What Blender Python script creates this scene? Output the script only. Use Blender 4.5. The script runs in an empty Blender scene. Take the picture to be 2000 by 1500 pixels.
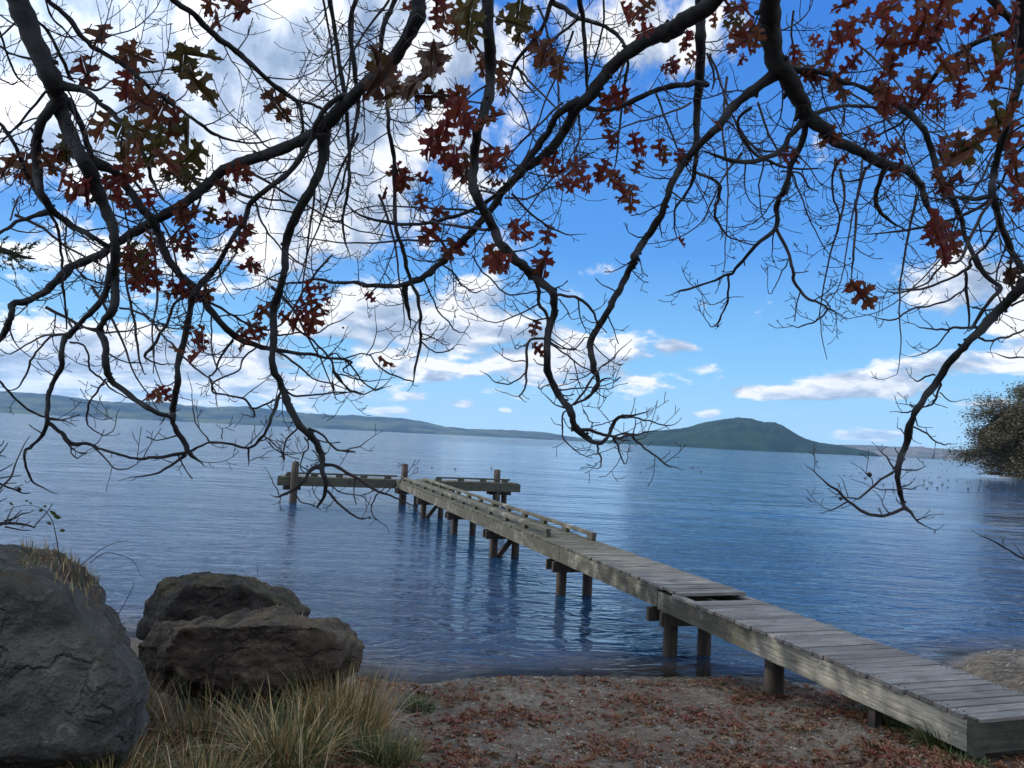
import bpy, bmesh, math, random
import numpy as np
from mathutils import Vector, Matrix, noise as mnoise, geometry as mgeo
from mathutils.bvhtree import BVHTree

R = math.radians
SC = bpy.context.scene
COL = SC.collection
random.seed(7)
rng = np.random.default_rng(7)

# ---------------------------------------------------------------- camera
EYE = 3.0
F = 1502.0
PH = R(2.847)
TH = math.atan(104.6 / F)
fw = np.array([0, math.cos(TH), math.sin(TH)])
_r0 = np.array([1.0, 0, 0]); _u0 = np.array([0, -math.sin(TH), math.cos(TH)])
rt = _r0 * math.cos(PH) + _u0 * math.sin(PH)
up = -_r0 * math.sin(PH) + _u0 * math.cos(PH)
cam_d = bpy.data.cameras.new('camera')
cam = bpy.data.objects.new('camera', cam_d); COL.objects.link(cam)
cam_d.sensor_width = 36.0; cam_d.lens = 36.0 * F / 2000.0
cam_d.clip_start = 0.05; cam_d.clip_end = 60000
m = Matrix.Identity(4)
for i in range(3):
    m[i][0] = rt[i]; m[i][1] = up[i]; m[i][2] = -fw[i]
m[2][3] = EYE
cam.matrix_world = m
SC.camera = cam

def ray(x, y):
    return fw + rt * (x - 1000) / F - up * (y - 750) / F
def at(x, y, D):
    return np.array([0, 0, EYE]) + ray(x, y) * D
def onz(x, y, z):
    d = ray(x, y); return np.array([0, 0, EYE]) + d * ((z - EYE) / d[2])
def proj(p):
    q = np.asarray(p, float) - np.array([0, 0, EYE]); d = q @ fw
    return 1000 + F * (q @ rt) / d, 750 - F * (q @ up) / d, d
def azel(x, y):
    d = ray(x, y); d = d / np.linalg.norm(d)
    return math.atan2(d[0], d[1]), math.asin(d[2])

# ---------------------------------------------------------------- light
SUN_AZ = R(-84); SUN_EL = R(40)
SC.view_settings.view_transform = 'Standard'
SC.view_settings.look = 'None'
SC.view_settings.exposure = 0.5
SC.view_settings.gamma = 1.0
sun_d = bpy.data.lights.new('sun', 'SUN'); sun_d.energy = 2.6; sun_d.angle = R(0.5); sun_d.color = (1.0, 0.93, 0.82)
sun = bpy.data.objects.new('sun', sun_d); COL.objects.link(sun)
SDIR = Vector((math.sin(SUN_AZ) * math.cos(SUN_EL), math.cos(SUN_AZ) * math.cos(SUN_EL), math.sin(SUN_EL)))
sun.rotation_euler = SDIR.to_track_quat('Z', 'Y').to_euler()
sun.location = (-30, 10, 40)

# node helper
class NT:
    def __init__(s, tree): s.t = tree; s.n = tree.nodes; s.l = tree.links
    def new(s, typ, **kw):
        nd = s.n.new(typ)
        for k, v in kw.items(): setattr(nd, k, v)
        return nd
    def link(s, a, b): s.l.new(a, b)
    def m(s, op, a, b=None, c=None, clamp=False):
        nd = s.n.new('ShaderNodeMath'); nd.operation = op; nd.use_clamp = clamp
        for i, v in enumerate((a, b, c)):
            if v is None: continue
            if isinstance(v, (int, float)): nd.inputs[i].default_value = v
            else: s.l.new(v, nd.inputs[i])
        return nd.outputs[0]
    def mixc(s, f, a, b, mode='MIX'):
        nd = s.n.new('ShaderNodeMix'); nd.data_type = 'RGBA'; nd.blend_type = mode
        for sock, v in ((nd.inputs[0], f), (nd.inputs[6], a), (nd.inputs[7], b)):
            if isinstance(v, (int, float)): sock.default_value = v
            elif isinstance(v, tuple): sock.default_value = (*v, 1.0)[:4]
            else: s.l.new(v, sock)
        return nd.outputs[2]
    def ramp(s, f, stops, interp='LINEAR'):
        nd = s.n.new('ShaderNodeValToRGB'); nd.color_ramp.interpolation = interp
        el = nd.color_ramp.elements
        while len(el) < len(stops): el.new(0.5)
        for e, (p, c) in zip(el, stops):
            e.position = p; e.color = (*c, 1.0) if len(c) == 3 else c
        s.l.new(f, nd.inputs[0]); return nd.outputs[0]
    def sstep(s, v, lo, hi):
        nd = s.n.new('ShaderNodeMapRange'); nd.interpolation_type = 'SMOOTHSTEP'
        s.l.new(v, nd.inputs[0]); nd.inputs[1].default_value = lo; nd.inputs[2].default_value = hi
        return nd.outputs[0]
    def noise(s, vec, scale, detail=4, rough=0.5, dist=0.0, typ=None):
        nd = s.n.new('ShaderNodeTexNoise')
        if typ: nd.noise_type = typ
        if vec is not None: s.l.new(vec, nd.inputs['Vector'])
        nd.inputs['Scale'].default_value = scale; nd.inputs['Detail'].default_value = detail
        nd.inputs['Roughness'].default_value = rough; nd.inputs['Distortion'].default_value = dist
        return nd.outputs[0]
    def vec(s, x, y, z):
        nd = s.n.new('ShaderNodeCombineXYZ')
        for i, v in enumerate((x, y, z)):
            if isinstance(v, (int, float)): nd.inputs[i].default_value = v
            else: s.l.new(v, nd.inputs[i])
        return nd.outputs[0]
    def mapping(s, vec, scale=(1, 1, 1), rot=(0, 0, 0), loc=(0, 0, 0)):
        nd = s.n.new('ShaderNodeMapping'); s.l.new(vec, nd.inputs[0])
        nd.inputs['Scale'].default_value = scale; nd.inputs['Rotation'].default_value = rot; nd.inputs['Location'].default_value = loc
        return nd.outputs[0]
    def bump(s, h, strength=0.5, dist=0.05, normal=None):
        nd = s.n.new('ShaderNodeBump'); s.l.new(h, nd.inputs['Height'])
        nd.inputs['Strength'].default_value = strength; nd.inputs['Distance'].default_value = dist
        if normal is not None: s.l.new(normal, nd.inputs['Normal'])
        return nd.outputs[0]

# ---------------------------------------------------------------- world: sky and clouds by direction
W = bpy.data.worlds.new('World'); SC.world = W; W.use_nodes = True
t = NT(W.node_tree); t.n.clear()
sky = t.new('ShaderNodeTexSky', sky_type='NISHITA', sun_disc=False)
sky.sun_elevation = SUN_EL; sky.sun_rotation = SUN_AZ; sky.air_density = 1.0; sky.dust_density = 0.6; sky.ozone_density = 3.0
tc = t.new('ShaderNodeTexCoord')
sep = t.new('ShaderNodeSeparateXYZ'); t.link(tc.outputs['Generated'], sep.inputs[0])
az = t.m('ARCTAN2', sep.outputs[0], sep.outputs[1])
el = t.m('ARCSINE', sep.outputs[2])
elp = t.m('MAXIMUM', el, 0.0)
le = t.m('MULTIPLY', t.m('LOGARITHM', t.m('ADD', elp, 0.07), math.e), 1.7)
cv = t.vec(t.m('MULTIPLY', az, 4.0), le, 0.0)
# cloud banks: photo x, y, half-widths (px), amplitude
BANKS = [
 (150, 60, 360, 200, 1.3), (560, 250, 320, 200, 1.3), (850, 60, 230, 130, 1.0), (250, 250, 320, 130, 1.2), (620, 420, 190, 110, .95),
 (900, 330, 150, 110, .7), (1250, 60, 230, 90, .75), (100, 490, 170, 34, .65), (330, 480, 210, 60, .75), (60, 700, 300, 85, 1.2),
 (330, 725, 280, 70, 1.05), (620, 745, 170, 34, .75), (820, 640, 260, 100, .95), (1080, 690, 210, 80, .9), (560, 560, 140, 40, .6), (1270, 160, 120, 70, .45), (1010, 480, 110, 60, .5),
 (1325, 680, 60, 24, .85), (1375, 717, 60, 16, .8), (1690, 750, 110, 26, 1.0), (1560, 768, 130, 14, .9), (1840, 718, 110, 26, .8), (1960, 700, 110, 30, .85),
 (1910, 560, 150, 60, .85), (1990, 620, 80, 50, .7), (1390, 808, 34, 9, .85), (1720, 850, 60, 12, .7), (855, 735, 38, 12, .8), (905, 787, 42, 9, .8), (800, 775, 40, 12, .7),
 (1930, 790, 70, 14, .5), (760, 802, 46, 8, .8), (985, 801, 18, 7, .75), (1235, 742, 66, 13, .7), (1110, 765, 50, 9, .5), (690, 772, 60, 12, .7), (930, 640, 140, 70, .4), (1390, 550, 90, 22, .28), (1160, 530, 60, 18, .5), (640, 770, 160, 22, .6), (1650, 800, 160, 8, .35)]
cov = None
for (bx, by, sx, sy, amp) in BANKS:
    a0, e0 = azel(bx, by); sa = sx / F * 0.95; se = sy / F * 0.95
    qa = t.m('POWER', t.m('ABSOLUTE', t.m('DIVIDE', t.m('SUBTRACT', az, a0), sa)), 2.0)
    qe = t.m('POWER', t.m('ABSOLUTE', t.m('DIVIDE', t.m('SUBTRACT', el, e0), se)), 2.0)
    g = t.m('MULTIPLY', t.m('EXPONENT', t.m('MULTIPLY', t.m('ADD', qa, qe), -0.7)), amp)
    cov = g if cov is None else t.m('SMOOTH_MAX', cov, g, 0.12)
# outside the photograph: broken cloud everywhere to the left and behind, for the water to mirror and added as fill light
far = t.noise(tc.outputs['Generated'], 2.2, 3, 0.5)
outm = t.m('MAXIMUM', t.sstep(el, 0.62, 0.85), t.sstep(t.m('MULTIPLY', az, -1.0), 0.6, 0.8))
outm = t.m('MAXIMUM', outm, t.sstep(az, 0.66, 0.85))
cov = t.m('ADD', cov, t.m('MULTIPLY', outm, t.m('MULTIPLY', t.sstep(far, 0.32, 0.52), 0.95)))
n1 = t.noise(cv, 2.6, 10, 0.58, 0.25)
n2 = t.noise(cv, 9.0, 6, 0.6, 0.1)
dens0 = t.m('ADD', t.m('ADD', cov, t.m('MULTIPLY', t.m('SUBTRACT', n1, 0.5), 2.0)), t.m('MULTIPLY', t.m('SUBTRACT', n2, 0.5), 0.45))
dens = t.sstep(dens0, 0.40, 0.70)
# light and grey sides of the clouds: the same noise a step towards the sun
off = t.new('ShaderNodeVectorMath', operation='ADD'); t.link(cv, off.inputs[0]); off.inputs[1].default_value = (-0.10, 0.11, 0)
n1b = t.noise(off.outputs[0], 2.6, 6, 0.55, 0.25)
lit = t.m('ADD', t.m('MULTIPLY', t.m('SUBTRACT', n1, n1b), 4.0), 0.68, clamp=True)
big = t.sstep(t.noise(cv, 1.3, 3, 0.5), 0.35, 0.68)
thick = t.sstep(dens0, 0.75, 1.7)
lit2 = t.m('SUBTRACT', lit, t.m('MULTIPLY', thick, t.m('ADD', 0.13, t.m('MULTIPLY', big, 0.50))), clamp=True)
ccol = t.ramp(lit2, [(0.0, (0.24, 0.32, 0.45)), (0.4, (0.37, 0.45, 0.58)), (0.72, (0.56, 0.62, 0.72)), (1.0, (0.84, 0.84, 0.84))])
# clouds around the sun, left of the view, are far brighter than those ahead; the unseen ones are brightened as fill light
sdn = t.new('ShaderNodeVectorMath', operation='DOT_PRODUCT'); t.link(tc.outputs['Generated'], sdn.inputs[0]); sdn.inputs[1].default_value = tuple(SDIR)
glow = t.m('POWER', t.m('MAXIMUM', sdn.outputs['Value'], 0.0), 5.0)
gain = t.m('ADD', t.m('ADD', 0.90, t.m('MULTIPLY', outm, 0.9)), t.m('MULTIPLY', glow, 3.0))
gs = t.new('ShaderNodeVectorMath', operation='SCALE'); t.link(ccol, gs.inputs[0]); t.link(gain, gs.inputs['Scale']); ccol = gs.outputs[0]
SKY_K = 0.10
# the clear air's blue deepens with height
blue = t.ramp(t.m('DIVIDE', elp, 1.2), [(0.0, (0.33, 0.55, 0.72)), (0.08, (0.18, 0.44, 0.72)), (0.20, (0.062, 0.255, 0.66)), (0.42, (0.028, 0.165, 0.57)), (1.0, (0.02, 0.11, 0.42))])
skyn = t.new('ShaderNodeVectorMath', operation='SCALE'); t.link(sky.outputs[0], skyn.inputs[0]); skyn.inputs['Scale'].default_value = SKY_K
skyc = t.mixc(0.86, skyn.outputs[0], blue)
bg1 = t.new('ShaderNodeBackground'); t.link(skyc, bg1.inputs[0]); bg1.inputs[1].default_value = 1.0
bg2 = t.new('ShaderNodeBackground'); t.link(ccol, bg2.inputs[0]); bg2.inputs[1].default_value = 1.0
mx = t.new('ShaderNodeMixShader')
t.link(t.m('MULTIPLY', dens, t.m('ADD', 0.6, t.m('MULTIPLY', t.sstep(el, 0.0, 0.08), 0.36))), mx.inputs[0])
t.link(bg1.outputs[0], mx.inputs[1]); t.link(bg2.outputs[0], mx.inputs[2])
wo = t.new('ShaderNodeOutputWorld'); t.link(mx.outputs[0], wo.inputs[0])
W.cycles.sampling_method = 'MANUAL'; W.cycles.sample_map_resolution = 512

# ---------------------------------------------------------------- object helpers
def tag(o, label=None, cat=None, group=None, kind=None):
    if label: o['label'] = label
    if cat: o['category'] = cat
    if group: o['group'] = group
    if kind: o['kind'] = kind
    return o
def empty(name, loc=(0, 0, 0), rz=0.0):
    o = bpy.data.objects.new(name, None); COL.objects.link(o)
    o.location = loc; o.rotation_euler = (0, 0, rz); o.empty_display_size = 0.2
    return o
class MB:
    def __init__(s): s.v = []; s.f = []; s.mi = []
    def add(s, vs, fs, mi=0):
        b = len(s.v); s.v.extend([tuple(map(float, q)) for q in vs]); s.f.extend([tuple(b + i for i in q) for q in fs]); s.mi.extend([mi] * len(fs))
    def box(s, c, size, rz=0.0, ry=0.0, rx=0.0, jit=0.0):
        hx, hy, hz = size[0] / 2, size[1] / 2, size[2] / 2
        M = Matrix.Rotation(rz, 3, 'Z') @ Matrix.Rotation(ry, 3, 'Y') @ Matrix.Rotation(rx, 3, 'X')
        vs = []
        for x, y, z in ((-1, -1, -1), (1, -1, -1), (1, 1, -1), (-1, 1, -1), (-1, -1, 1), (1, -1, 1), (1, 1, 1), (-1, 1, 1)):
            q = M @ Vector((x * hx, y * hy, z * hz))
            vs.append((c[0] + q.x + random.uniform(-jit, jit), c[1] + q.y + random.uniform(-jit, jit), c[2] + q.z + random.uniform(-jit, jit) * .5))
        s.add(vs, [(0, 3, 2, 1), (4, 5, 6, 7), (0, 1, 5, 4), (1, 2, 6, 5), (2, 3, 7, 6), (3, 0, 4, 7)])
    def tube(s, pts, rad, sides=6, cap=True, mi=0, rough=0.0):
        pts = [np.asarray(p, float) for p in pts]; n = len(pts)
        tan = []
        for i in range(n):
            d = pts[min(i + 1, n - 1)] - pts[max(i - 1, 0)]
            l = np.linalg.norm(d); tan.append(d / l if l > 1e-9 else np.array([0, 0, 1.0]))
        a = np.array([0, 0, 1.0]) if abs(tan[0][2]) < 0.9 else np.array([1.0, 0, 0])
        u = np.cross(tan[0], a); u /= np.linalg.norm(u)
        base = len(s.v)
        ca = [(math.cos(2 * math.pi * k / sides), math.sin(2 * math.pi * k / sides)) for k in range(sides)]
        for i in range(n):
            u = u - tan[i] * (u @ tan[i]); l = np.linalg.norm(u)
            u = u / l if l > 1e-6 else np.array([1.0, 0, 0]); w = np.cross(tan[i], u)
            for c, sn in ca:
                rr_ = rad[i]
                if rough:
                    e_ = pts[i] + (u * c + w * sn) * rad[i]; rr_ *= 1 + rough * mnoise.fractal((e_[0] * 22, e_[1] * 22, e_[2] * 22), .8, 2.0, 3)
                q = pts[i] + (u * c + w * sn) * rr_
                s.v.append((float(q[0]), float(q[1]), float(q[2])))
        for i in range(n - 1):
            for k in range(sides):
                k2 = (k + 1) % sides
                s.f.append((base + i * sides + k, base + i * sides + k2, base + (i + 1) * sides + k2, base + (i + 1) * sides + k)); s.mi.append(mi)
        if cap:
            s.f.append(tuple(base + k for k in range(sides))[::-1]); s.mi.append(mi)
            s.f.append(tuple(base + (n - 1) * sides + k for k in range(sides))); s.mi.append(mi)
    def build(s, name, mat, parent=None, smooth=False, bevel=0.0):
        me = bpy.data.meshes.new(name); me.from_pydata(s.v, [], s.f); me.update()
        for mm in (mat if isinstance(mat, (list, tuple)) else [mat]): me.materials.append(mm)
        if isinstance(mat, (list, tuple)): me.polygons.foreach_set('material_index', s.mi)
        if smooth: me.polygons.foreach_set('use_smooth', [True] * len(me.polygons))
        o = bpy.data.objects.new(name, me); COL.objects.link(o)
        if parent: o.parent = parent
        if bevel:
            b = o.modifiers.new('bevel', 'BEVEL'); b.width = bevel; b.segments = 2; b.limit_method = 'ANGLE'
        return o
def mat(name, spec=0.3):
    mm = bpy.data.materials.new(name); mm.use_nodes = True
    k = NT(mm.node_tree); p = k.n['Principled BSDF']; p.inputs['Specular IOR Level'].default_value = spec
    return mm, k, p
def sm(x, a, b):
    u = min(1, max(0, (x - a) / (b - a))); return u * u * (3 - 2 * u)
# ---------------------------------------------------------------- materials
def geo(k): return k.new('ShaderNodeNewGeometry')
def M_wood():
    mm, k, p = mat('weathered_timber', 0.25)
    c = k.new('ShaderNodeTexCoord'); g = geo(k)
    rnd = g.outputs['Random Per Island']
    sh = k.new('ShaderNodeVectorMath', operation='ADD'); k.link(c.outputs['Object'], sh.inputs[0])
    k.link(k.vec(k.m('MULTIPLY', rnd, 37.0), k.m('MULTIPLY', rnd, 11.0), 0.0), sh.inputs[1])
    return mm, k, p, sh.outputs[0], rnd, c
def finish_wood(mm, k, p, v, rnd, c, grain_scale, base, dark, green=None, gy=(0, 1)):
    gr = k.noise(k.mapping(v, scale=grain_scale), 1.0, 8, 0.65, 0.6)
    bl = k.noise(v, 2.2, 5, 0.6, 0.4)
    sp = k.noise(v, 26.0, 4, 0.6)
    col = k.mixc(k.sstep(gr, 0.30, 0.72), dark, base)
    col = k.mixc(k.m('MULTIPLY', k.sstep(bl, 0.45, 0.75), 0.6), col, tuple(x * 0.45 for x in dark))
    col = k.mixc(k.m('MULTIPLY', k.sstep(sp, 0.60, 0.72), 0.5), col, tuple(min(1, x * 1.5) for x in base))
    col = k.mixc(k.m('MULTIPLY', k.m('POWER', rnd, 1.6), 0.62), col, tuple(x * 0.6 for x in dark))
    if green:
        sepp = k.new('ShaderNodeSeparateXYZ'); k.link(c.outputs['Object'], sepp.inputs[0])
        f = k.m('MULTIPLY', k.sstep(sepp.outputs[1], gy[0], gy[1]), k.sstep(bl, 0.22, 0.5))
        col = k.mixc(k.m('MULTIPLY', f, 0.90), col, k.mixc(k.sstep(gr, 0.3, 0.7), tuple(x * .5 for x in green), green))  # green algae tint, darkened along the jetty to stand for shade
    k.link(col, p.inputs['Base Color']); p.inputs['Roughness'].default_value = 0.82
    h = k.m('ADD', gr, k.m('MULTIPLY', sp, 0.3))
    k.link(k.bump(h, 0.55, 0.012), p.inputs['Normal'])
    return mm
# deck planks run across (local x), beams run along (local y), piles upright
WOOD_DECK = finish_wood(*M_wood(), (3, 48, 48), (0.26, 0.245, 0.225), (0.10, 0.096, 0.088), (0.060, 0.060, 0.036), (9.0, 15))  # outer planks greenish, with tree shade put into that tone
WOOD_BEAM = finish_wood(*M_wood(), (42, 2.6, 42), (0.38, 0.36, 0.30), (0.13, 0.122, 0.10), (0.060, 0.058, 0.042), (6.2, 8.2))  # stringers pale at the near end, darkened farther out in place of shade
WOOD_PILE = finish_wood(*M_wood(), (22, 22, 1.5), (0.085, 0.066, 0.052), (0.035, 0.030, 0.026))
WOOD_HEAD = finish_wood(*M_wood(), (1.3, 30, 26), (0.085, 0.088, 0.065), (0.04, 0.042, 0.033))

def M_bark():
    mm, k, p = mat('oak_bark', 0.25)
    c = k.new('ShaderNodeTexCoord')
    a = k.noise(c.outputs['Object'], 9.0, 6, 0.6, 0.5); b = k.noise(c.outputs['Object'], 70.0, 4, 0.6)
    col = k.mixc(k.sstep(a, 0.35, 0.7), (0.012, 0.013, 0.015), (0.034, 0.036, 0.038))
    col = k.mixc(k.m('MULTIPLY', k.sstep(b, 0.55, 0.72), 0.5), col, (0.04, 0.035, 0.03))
    k.link(col, p.inputs['Base Color']); p.inputs['Roughness'].default_value = 0.75
    k.link(k.bump(k.m('ADD', k.m('MULTIPLY', a, 1.5), b), 0.6, 0.006), p.inputs['Normal'])
    return mm
BARK = M_bark()
def M_twig(name, c0, c1):
    mm, k, p = mat(name, 0.3)
    c = k.new('ShaderNodeTexCoord'); a = k.noise(c.outputs['Object'], 14.0, 3, 0.5)
    k.link(k.mixc(a, c0, c1), p.inputs['Base Color']); p.inputs['Roughness'].default_value = 0.7
    return mm
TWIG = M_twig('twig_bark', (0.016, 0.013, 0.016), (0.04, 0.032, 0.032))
def M_leaf(name, stops, trans=0.45):
    mm = bpy.data.materials.new(name); mm.use_nodes = True; k = NT(mm.node_tree); k.n.clear()
    g = geo(k); c = k.new('ShaderNodeTexCoord')
    col = k.ramp(g.outputs['Random Per Island'], stops)
    sp = k.noise(c.outputs['Object'], 45.0, 4, 0.6); bl = k.noise(c.outputs['Object'], 16.0, 3, 0.5)
    col = k.mixc(k.m('MULTIPLY', k.sstep(bl, 0.48, 0.68), 0.45), col, (0.10, 0.07, 0.012))
    col = k.mixc(k.m('MULTIPLY', k.sstep(sp, 0.60, 0.75), 0.7), col, (0.03, 0.015, 0.01))
    d = k.new('ShaderNodeBsdfPrincipled'); k.link(col, d.inputs['Base Color']); d.inputs['Roughness'].default_value = 0.5; d.inputs['Specular IOR Level'].default_value = 0.35
    tr = k.new('ShaderNodeBsdfTranslucent'); k.link(col, tr.inputs[0])
    x = k.new('ShaderNodeMixShader'); x.inputs[0].default_value = trans; k.link(d.outputs[0], x.inputs[1]); k.link(tr.outputs[0], x.inputs[2])
    o = k.new('ShaderNodeOutputMaterial'); k.link(x.outputs[0], o.inputs[0])
    return mm
LEAF_R = M_leaf('red_oak_leaf', [(0, (0.125, 0.022, 0.024)), (0.5, (0.185, 0.036, 0.028)), (1, (0.18, 0.062, 0.034))], 0.62)
LEAF_B = M_leaf('brown_oak_leaf', [(0, (0.16, 0.042, 0.028)), (0.5, (0.16, 0.07, 0.034)), (1, (0.20, 0.055, 0.032))], 0.6)
LEAF_O = M_leaf('olive_oak_leaf', [(0, (0.075, 0.062, 0.02)), (0.5, (0.09, 0.07, 0.022)), (1, (0.12, 0.06, 0.022))], 0.55)
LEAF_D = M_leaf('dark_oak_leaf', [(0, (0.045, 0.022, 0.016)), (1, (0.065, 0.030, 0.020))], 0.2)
LITTER = M_leaf('fallen_leaf', [(0, (0.15, 0.030, 0.018)), (0.2, (0.17, 0.050, 0.026)), (0.45, (0.19, 0.085, 0.038)), (0.75, (0.085, 0.048, 0.026)), (1, (0.27, 0.165, 0.085))], 0.1)
EVER = M_leaf('evergreen_leaf', [(0, (0.035, 0.06, 0.02)), (0.6, (0.055, 0.085, 0.03)), (1, (0.09, 0.11, 0.04))], 0.3)
FAR_BROWN = M_leaf('autumn_foliage', [(0, (0.030, 0.026, 0.016)), (0.45, (0.052, 0.042, 0.024)), (0.75, (0.042, 0.048, 0.022)), (1, (0.075, 0.062, 0.034))], 0.3)
FAR_GREEN = M_leaf('green_foliage', [(0, (0.03, 0.05, 0.02)), (0.6, (0.06, 0.085, 0.03)), (1, (0.10, 0.11, 0.045))], 0.3)
def M_grass(name, stops):
    mm = bpy.data.materials.new(name); mm.use_nodes = True; k = NT(mm.node_tree); p = k.n['Principled BSDF']
    g = geo(k); k.link(k.ramp(g.outputs['Random Per Island'], stops), p.inputs['Base Color'])
    p.inputs['Roughness'].default_value = 0.55; p.inputs['Specular IOR Level'].default_value = 0.3
    return mm
GRASS_DRY = M_grass('dry_grass', [(0, (0.15, 0.13, 0.05)), (0.3, (0.32, 0.23, 0.09)), (0.7, (0.52, 0.36, 0.16)), (0.92, (0.60, 0.46, 0.26)), (1, (0.82, 0.70, 0.48))])
GRASS_GRN = M_grass('green_grass', [(0, (0.03, 0.06, 0.02)), (0.6, (0.07, 0.11, 0.035)), (0.88, (0.16, 0.15, 0.06)), (1, (0.35, 0.28, 0.15))])
GRASS_BRN = M_grass('brown_stems', [(0, (0.13, 0.07, 0.04)), (0.6, (0.22, 0.13, 0.07)), (1, (0.36, 0.26, 0.14))])

def M_rock(name, c0, c1, moss_lit):
    mm, k, p = mat(name, 0.3)
    c = k.new('ShaderNodeTexCoord'); v = c.outputs['Object']; g = geo(k)
    a = k.noise(v, 1.6, 8, 0.62, 0.6); b = k.noise(v, 11.0, 8, 0.65, 0.4); s = k.noise(v, 60, 4, 0.6)
    vo = k.new('ShaderNodeTexVoronoi', feature='DISTANCE_TO_EDGE'); wv = k.new('ShaderNodeVectorMath', operation='ADD'); k.link(v, wv.inputs[0])
    nz = k.new('ShaderNodeTexNoise'); k.link(v, nz.inputs['Vector']); nz.inputs['Scale'].default_value = 3.0; nz.inputs['Detail'].default_value = 5
    k.link(nz.outputs['Color'], wv.inputs[1]); k.link(wv.outputs[0], vo.inputs['Vector']); vo.inputs['Scale'].default_value = 1.5
    cr = k.m('SUBTRACT', 1.0, k.sstep(vo.outputs['Distance'], 0.0, 0.06))
    col = k.mixc(k.sstep(a, 0.3, 0.7), c0, c1)
    col = k.mixc(k.m('MULTIPLY', k.sstep(b, 0.52, 0.7), 0.55), col, tuple(x * 1.7 for x in c1))
    col = k.mixc(k.m('MULTIPLY', k.sstep(s, 0.58, 0.70), 0.6), col, tuple(x * 0.35 for x in c0))
    col = k.mixc(k.m('MULTIPLY', cr, 0.3), col, tuple(x * 0.3 for x in c0))
    sepn = k.new('ShaderNodeSeparateXYZ'); k.link(g.outputs['Normal'], sepn.inputs[0])
    f = k.m('MULTIPLY', k.sstep(sepn.outputs[2], 0.15, 0.8), k.sstep(k.noise(v, 3.1, 6, 0.7), 0.42, 0.58))
    col = k.mixc(k.m('MULTIPLY', f, 0.8), col, moss_lit)  # moss on upward faces; its tone also carries a painted lit top
    k.link(col, p.inputs['Base Color']); p.inputs['Roughness'].default_value = 0.85
    h = k.m('ADD', k.m('ADD', k.m('MULTIPLY', a, 1.2), k.m('MULTIPLY', b, 1.1)), k.m('ADD', k.m('MULTIPLY', cr, -0.5), k.m('MULTIPLY', s, 0.30)))
    k.link(k.bump(k.m('ADD', h, k.m('MULTIPLY', k.noise(v, 25, 5, 0.7), 0.45)), 1.0, 0.10), p.inputs['Normal'])
    return mm
ROCK1 = M_rock('grey_boulder', (0.062, 0.063, 0.057), (0.17, 0.17, 0.152), (0.105, 0.08, 0.048))
ROCK2 = M_rock('brown_boulder', (0.042, 0.031, 0.024), (0.115, 0.088, 0.066), (0.21, 0.165, 0.10))  # tan top moss lightened so the boulder looks lit from above

ROCK3 = M_rock('dark_boulder', (0.026, 0.023, 0.021), (0.066, 0.059, 0.051), (0.12, 0.105, 0.05))
def M_ground():
    mm, k, p = mat('beach_sand', 0.2)
    g = geo(k); v = g.outputs['Position']
    a = k.noise(v, 0.9, 5, 0.6, 0.3); b = k.noise(v, 9, 6, 0.65); s = k.noise(v, 70, 4, 0.7)
    vo = k.new('ShaderNodeTexVoronoi'); k.link(v, vo.inputs['Vector']); vo.inputs['Scale'].default_value = 55.0
    col = k.mixc(k.sstep(a, 0.35, 0.65), (0.105, 0.081, 0.056), (0.185, 0.150, 0.108))
    col = k.mixc(k.m('MULTIPLY', k.sstep(b, 0.45, 0.7), 0.5), col, (0.085, 0.062, 0.048))
    col = k.mixc(k.m('MULTIPLY', k.sstep(s, 0.55, 0.7), 0.6), col, (0.34, 0.32, 0.29))
    sx = k.new('ShaderNodeSeparateXYZ'); k.link(v, sx.inputs[0])
    soil = k.sstep(k.m('ADD', sx.outputs[2], k.m('MULTIPLY', k.m('SUBTRACT', a, 0.5), 0.5)), 0.50, 0.85)
    col = k.mixc(soil, col, (0.085, 0.06, 0.04))
    wet = k.sstep(k.m('ADD', sx.outputs[2], k.m('MULTIPLY', k.m('SUBTRACT', b, 0.5), 0.08)), 0.10, 0.01)
    col = k.mixc(k.m('MULTIPLY', wet, 0.75), col, (0.06, 0.045, 0.035))
    k.link(col, p.inputs['Base Color'])
    k.link(k.m('SUBTRACT', 0.95, k.m('MULTIPLY', wet, 0.55)), p.inputs['Roughness'])
    h = k.m('ADD', k.m('MULTIPLY', b, 1.0), k.m('ADD', k.m('MULTIPLY', s, 0.3), k.m('MULTIPLY', vo.outputs['Distance'], 0.5)))
    k.link(k.bump(h, 0.8, 0.03), p.inputs['Normal'])
    return mm
GROUND = M_ground()
STRAW = M_grass('reed_straw', [(0, (0.045, 0.036, 0.024)), (0.5, (0.10, 0.08, 0.05)), (0.85, (0.17, 0.14, 0.09)), (1, (0.38, 0.32, 0.22))])
PEBBLE = M_grass('pebble', [(0, (0.12, 0.12, 0.12)), (0.5, (0.26, 0.25, 0.23)), (0.9, (0.40, 0.38, 0.35)), (1, (0.62, 0.60, 0.56))])

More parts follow.
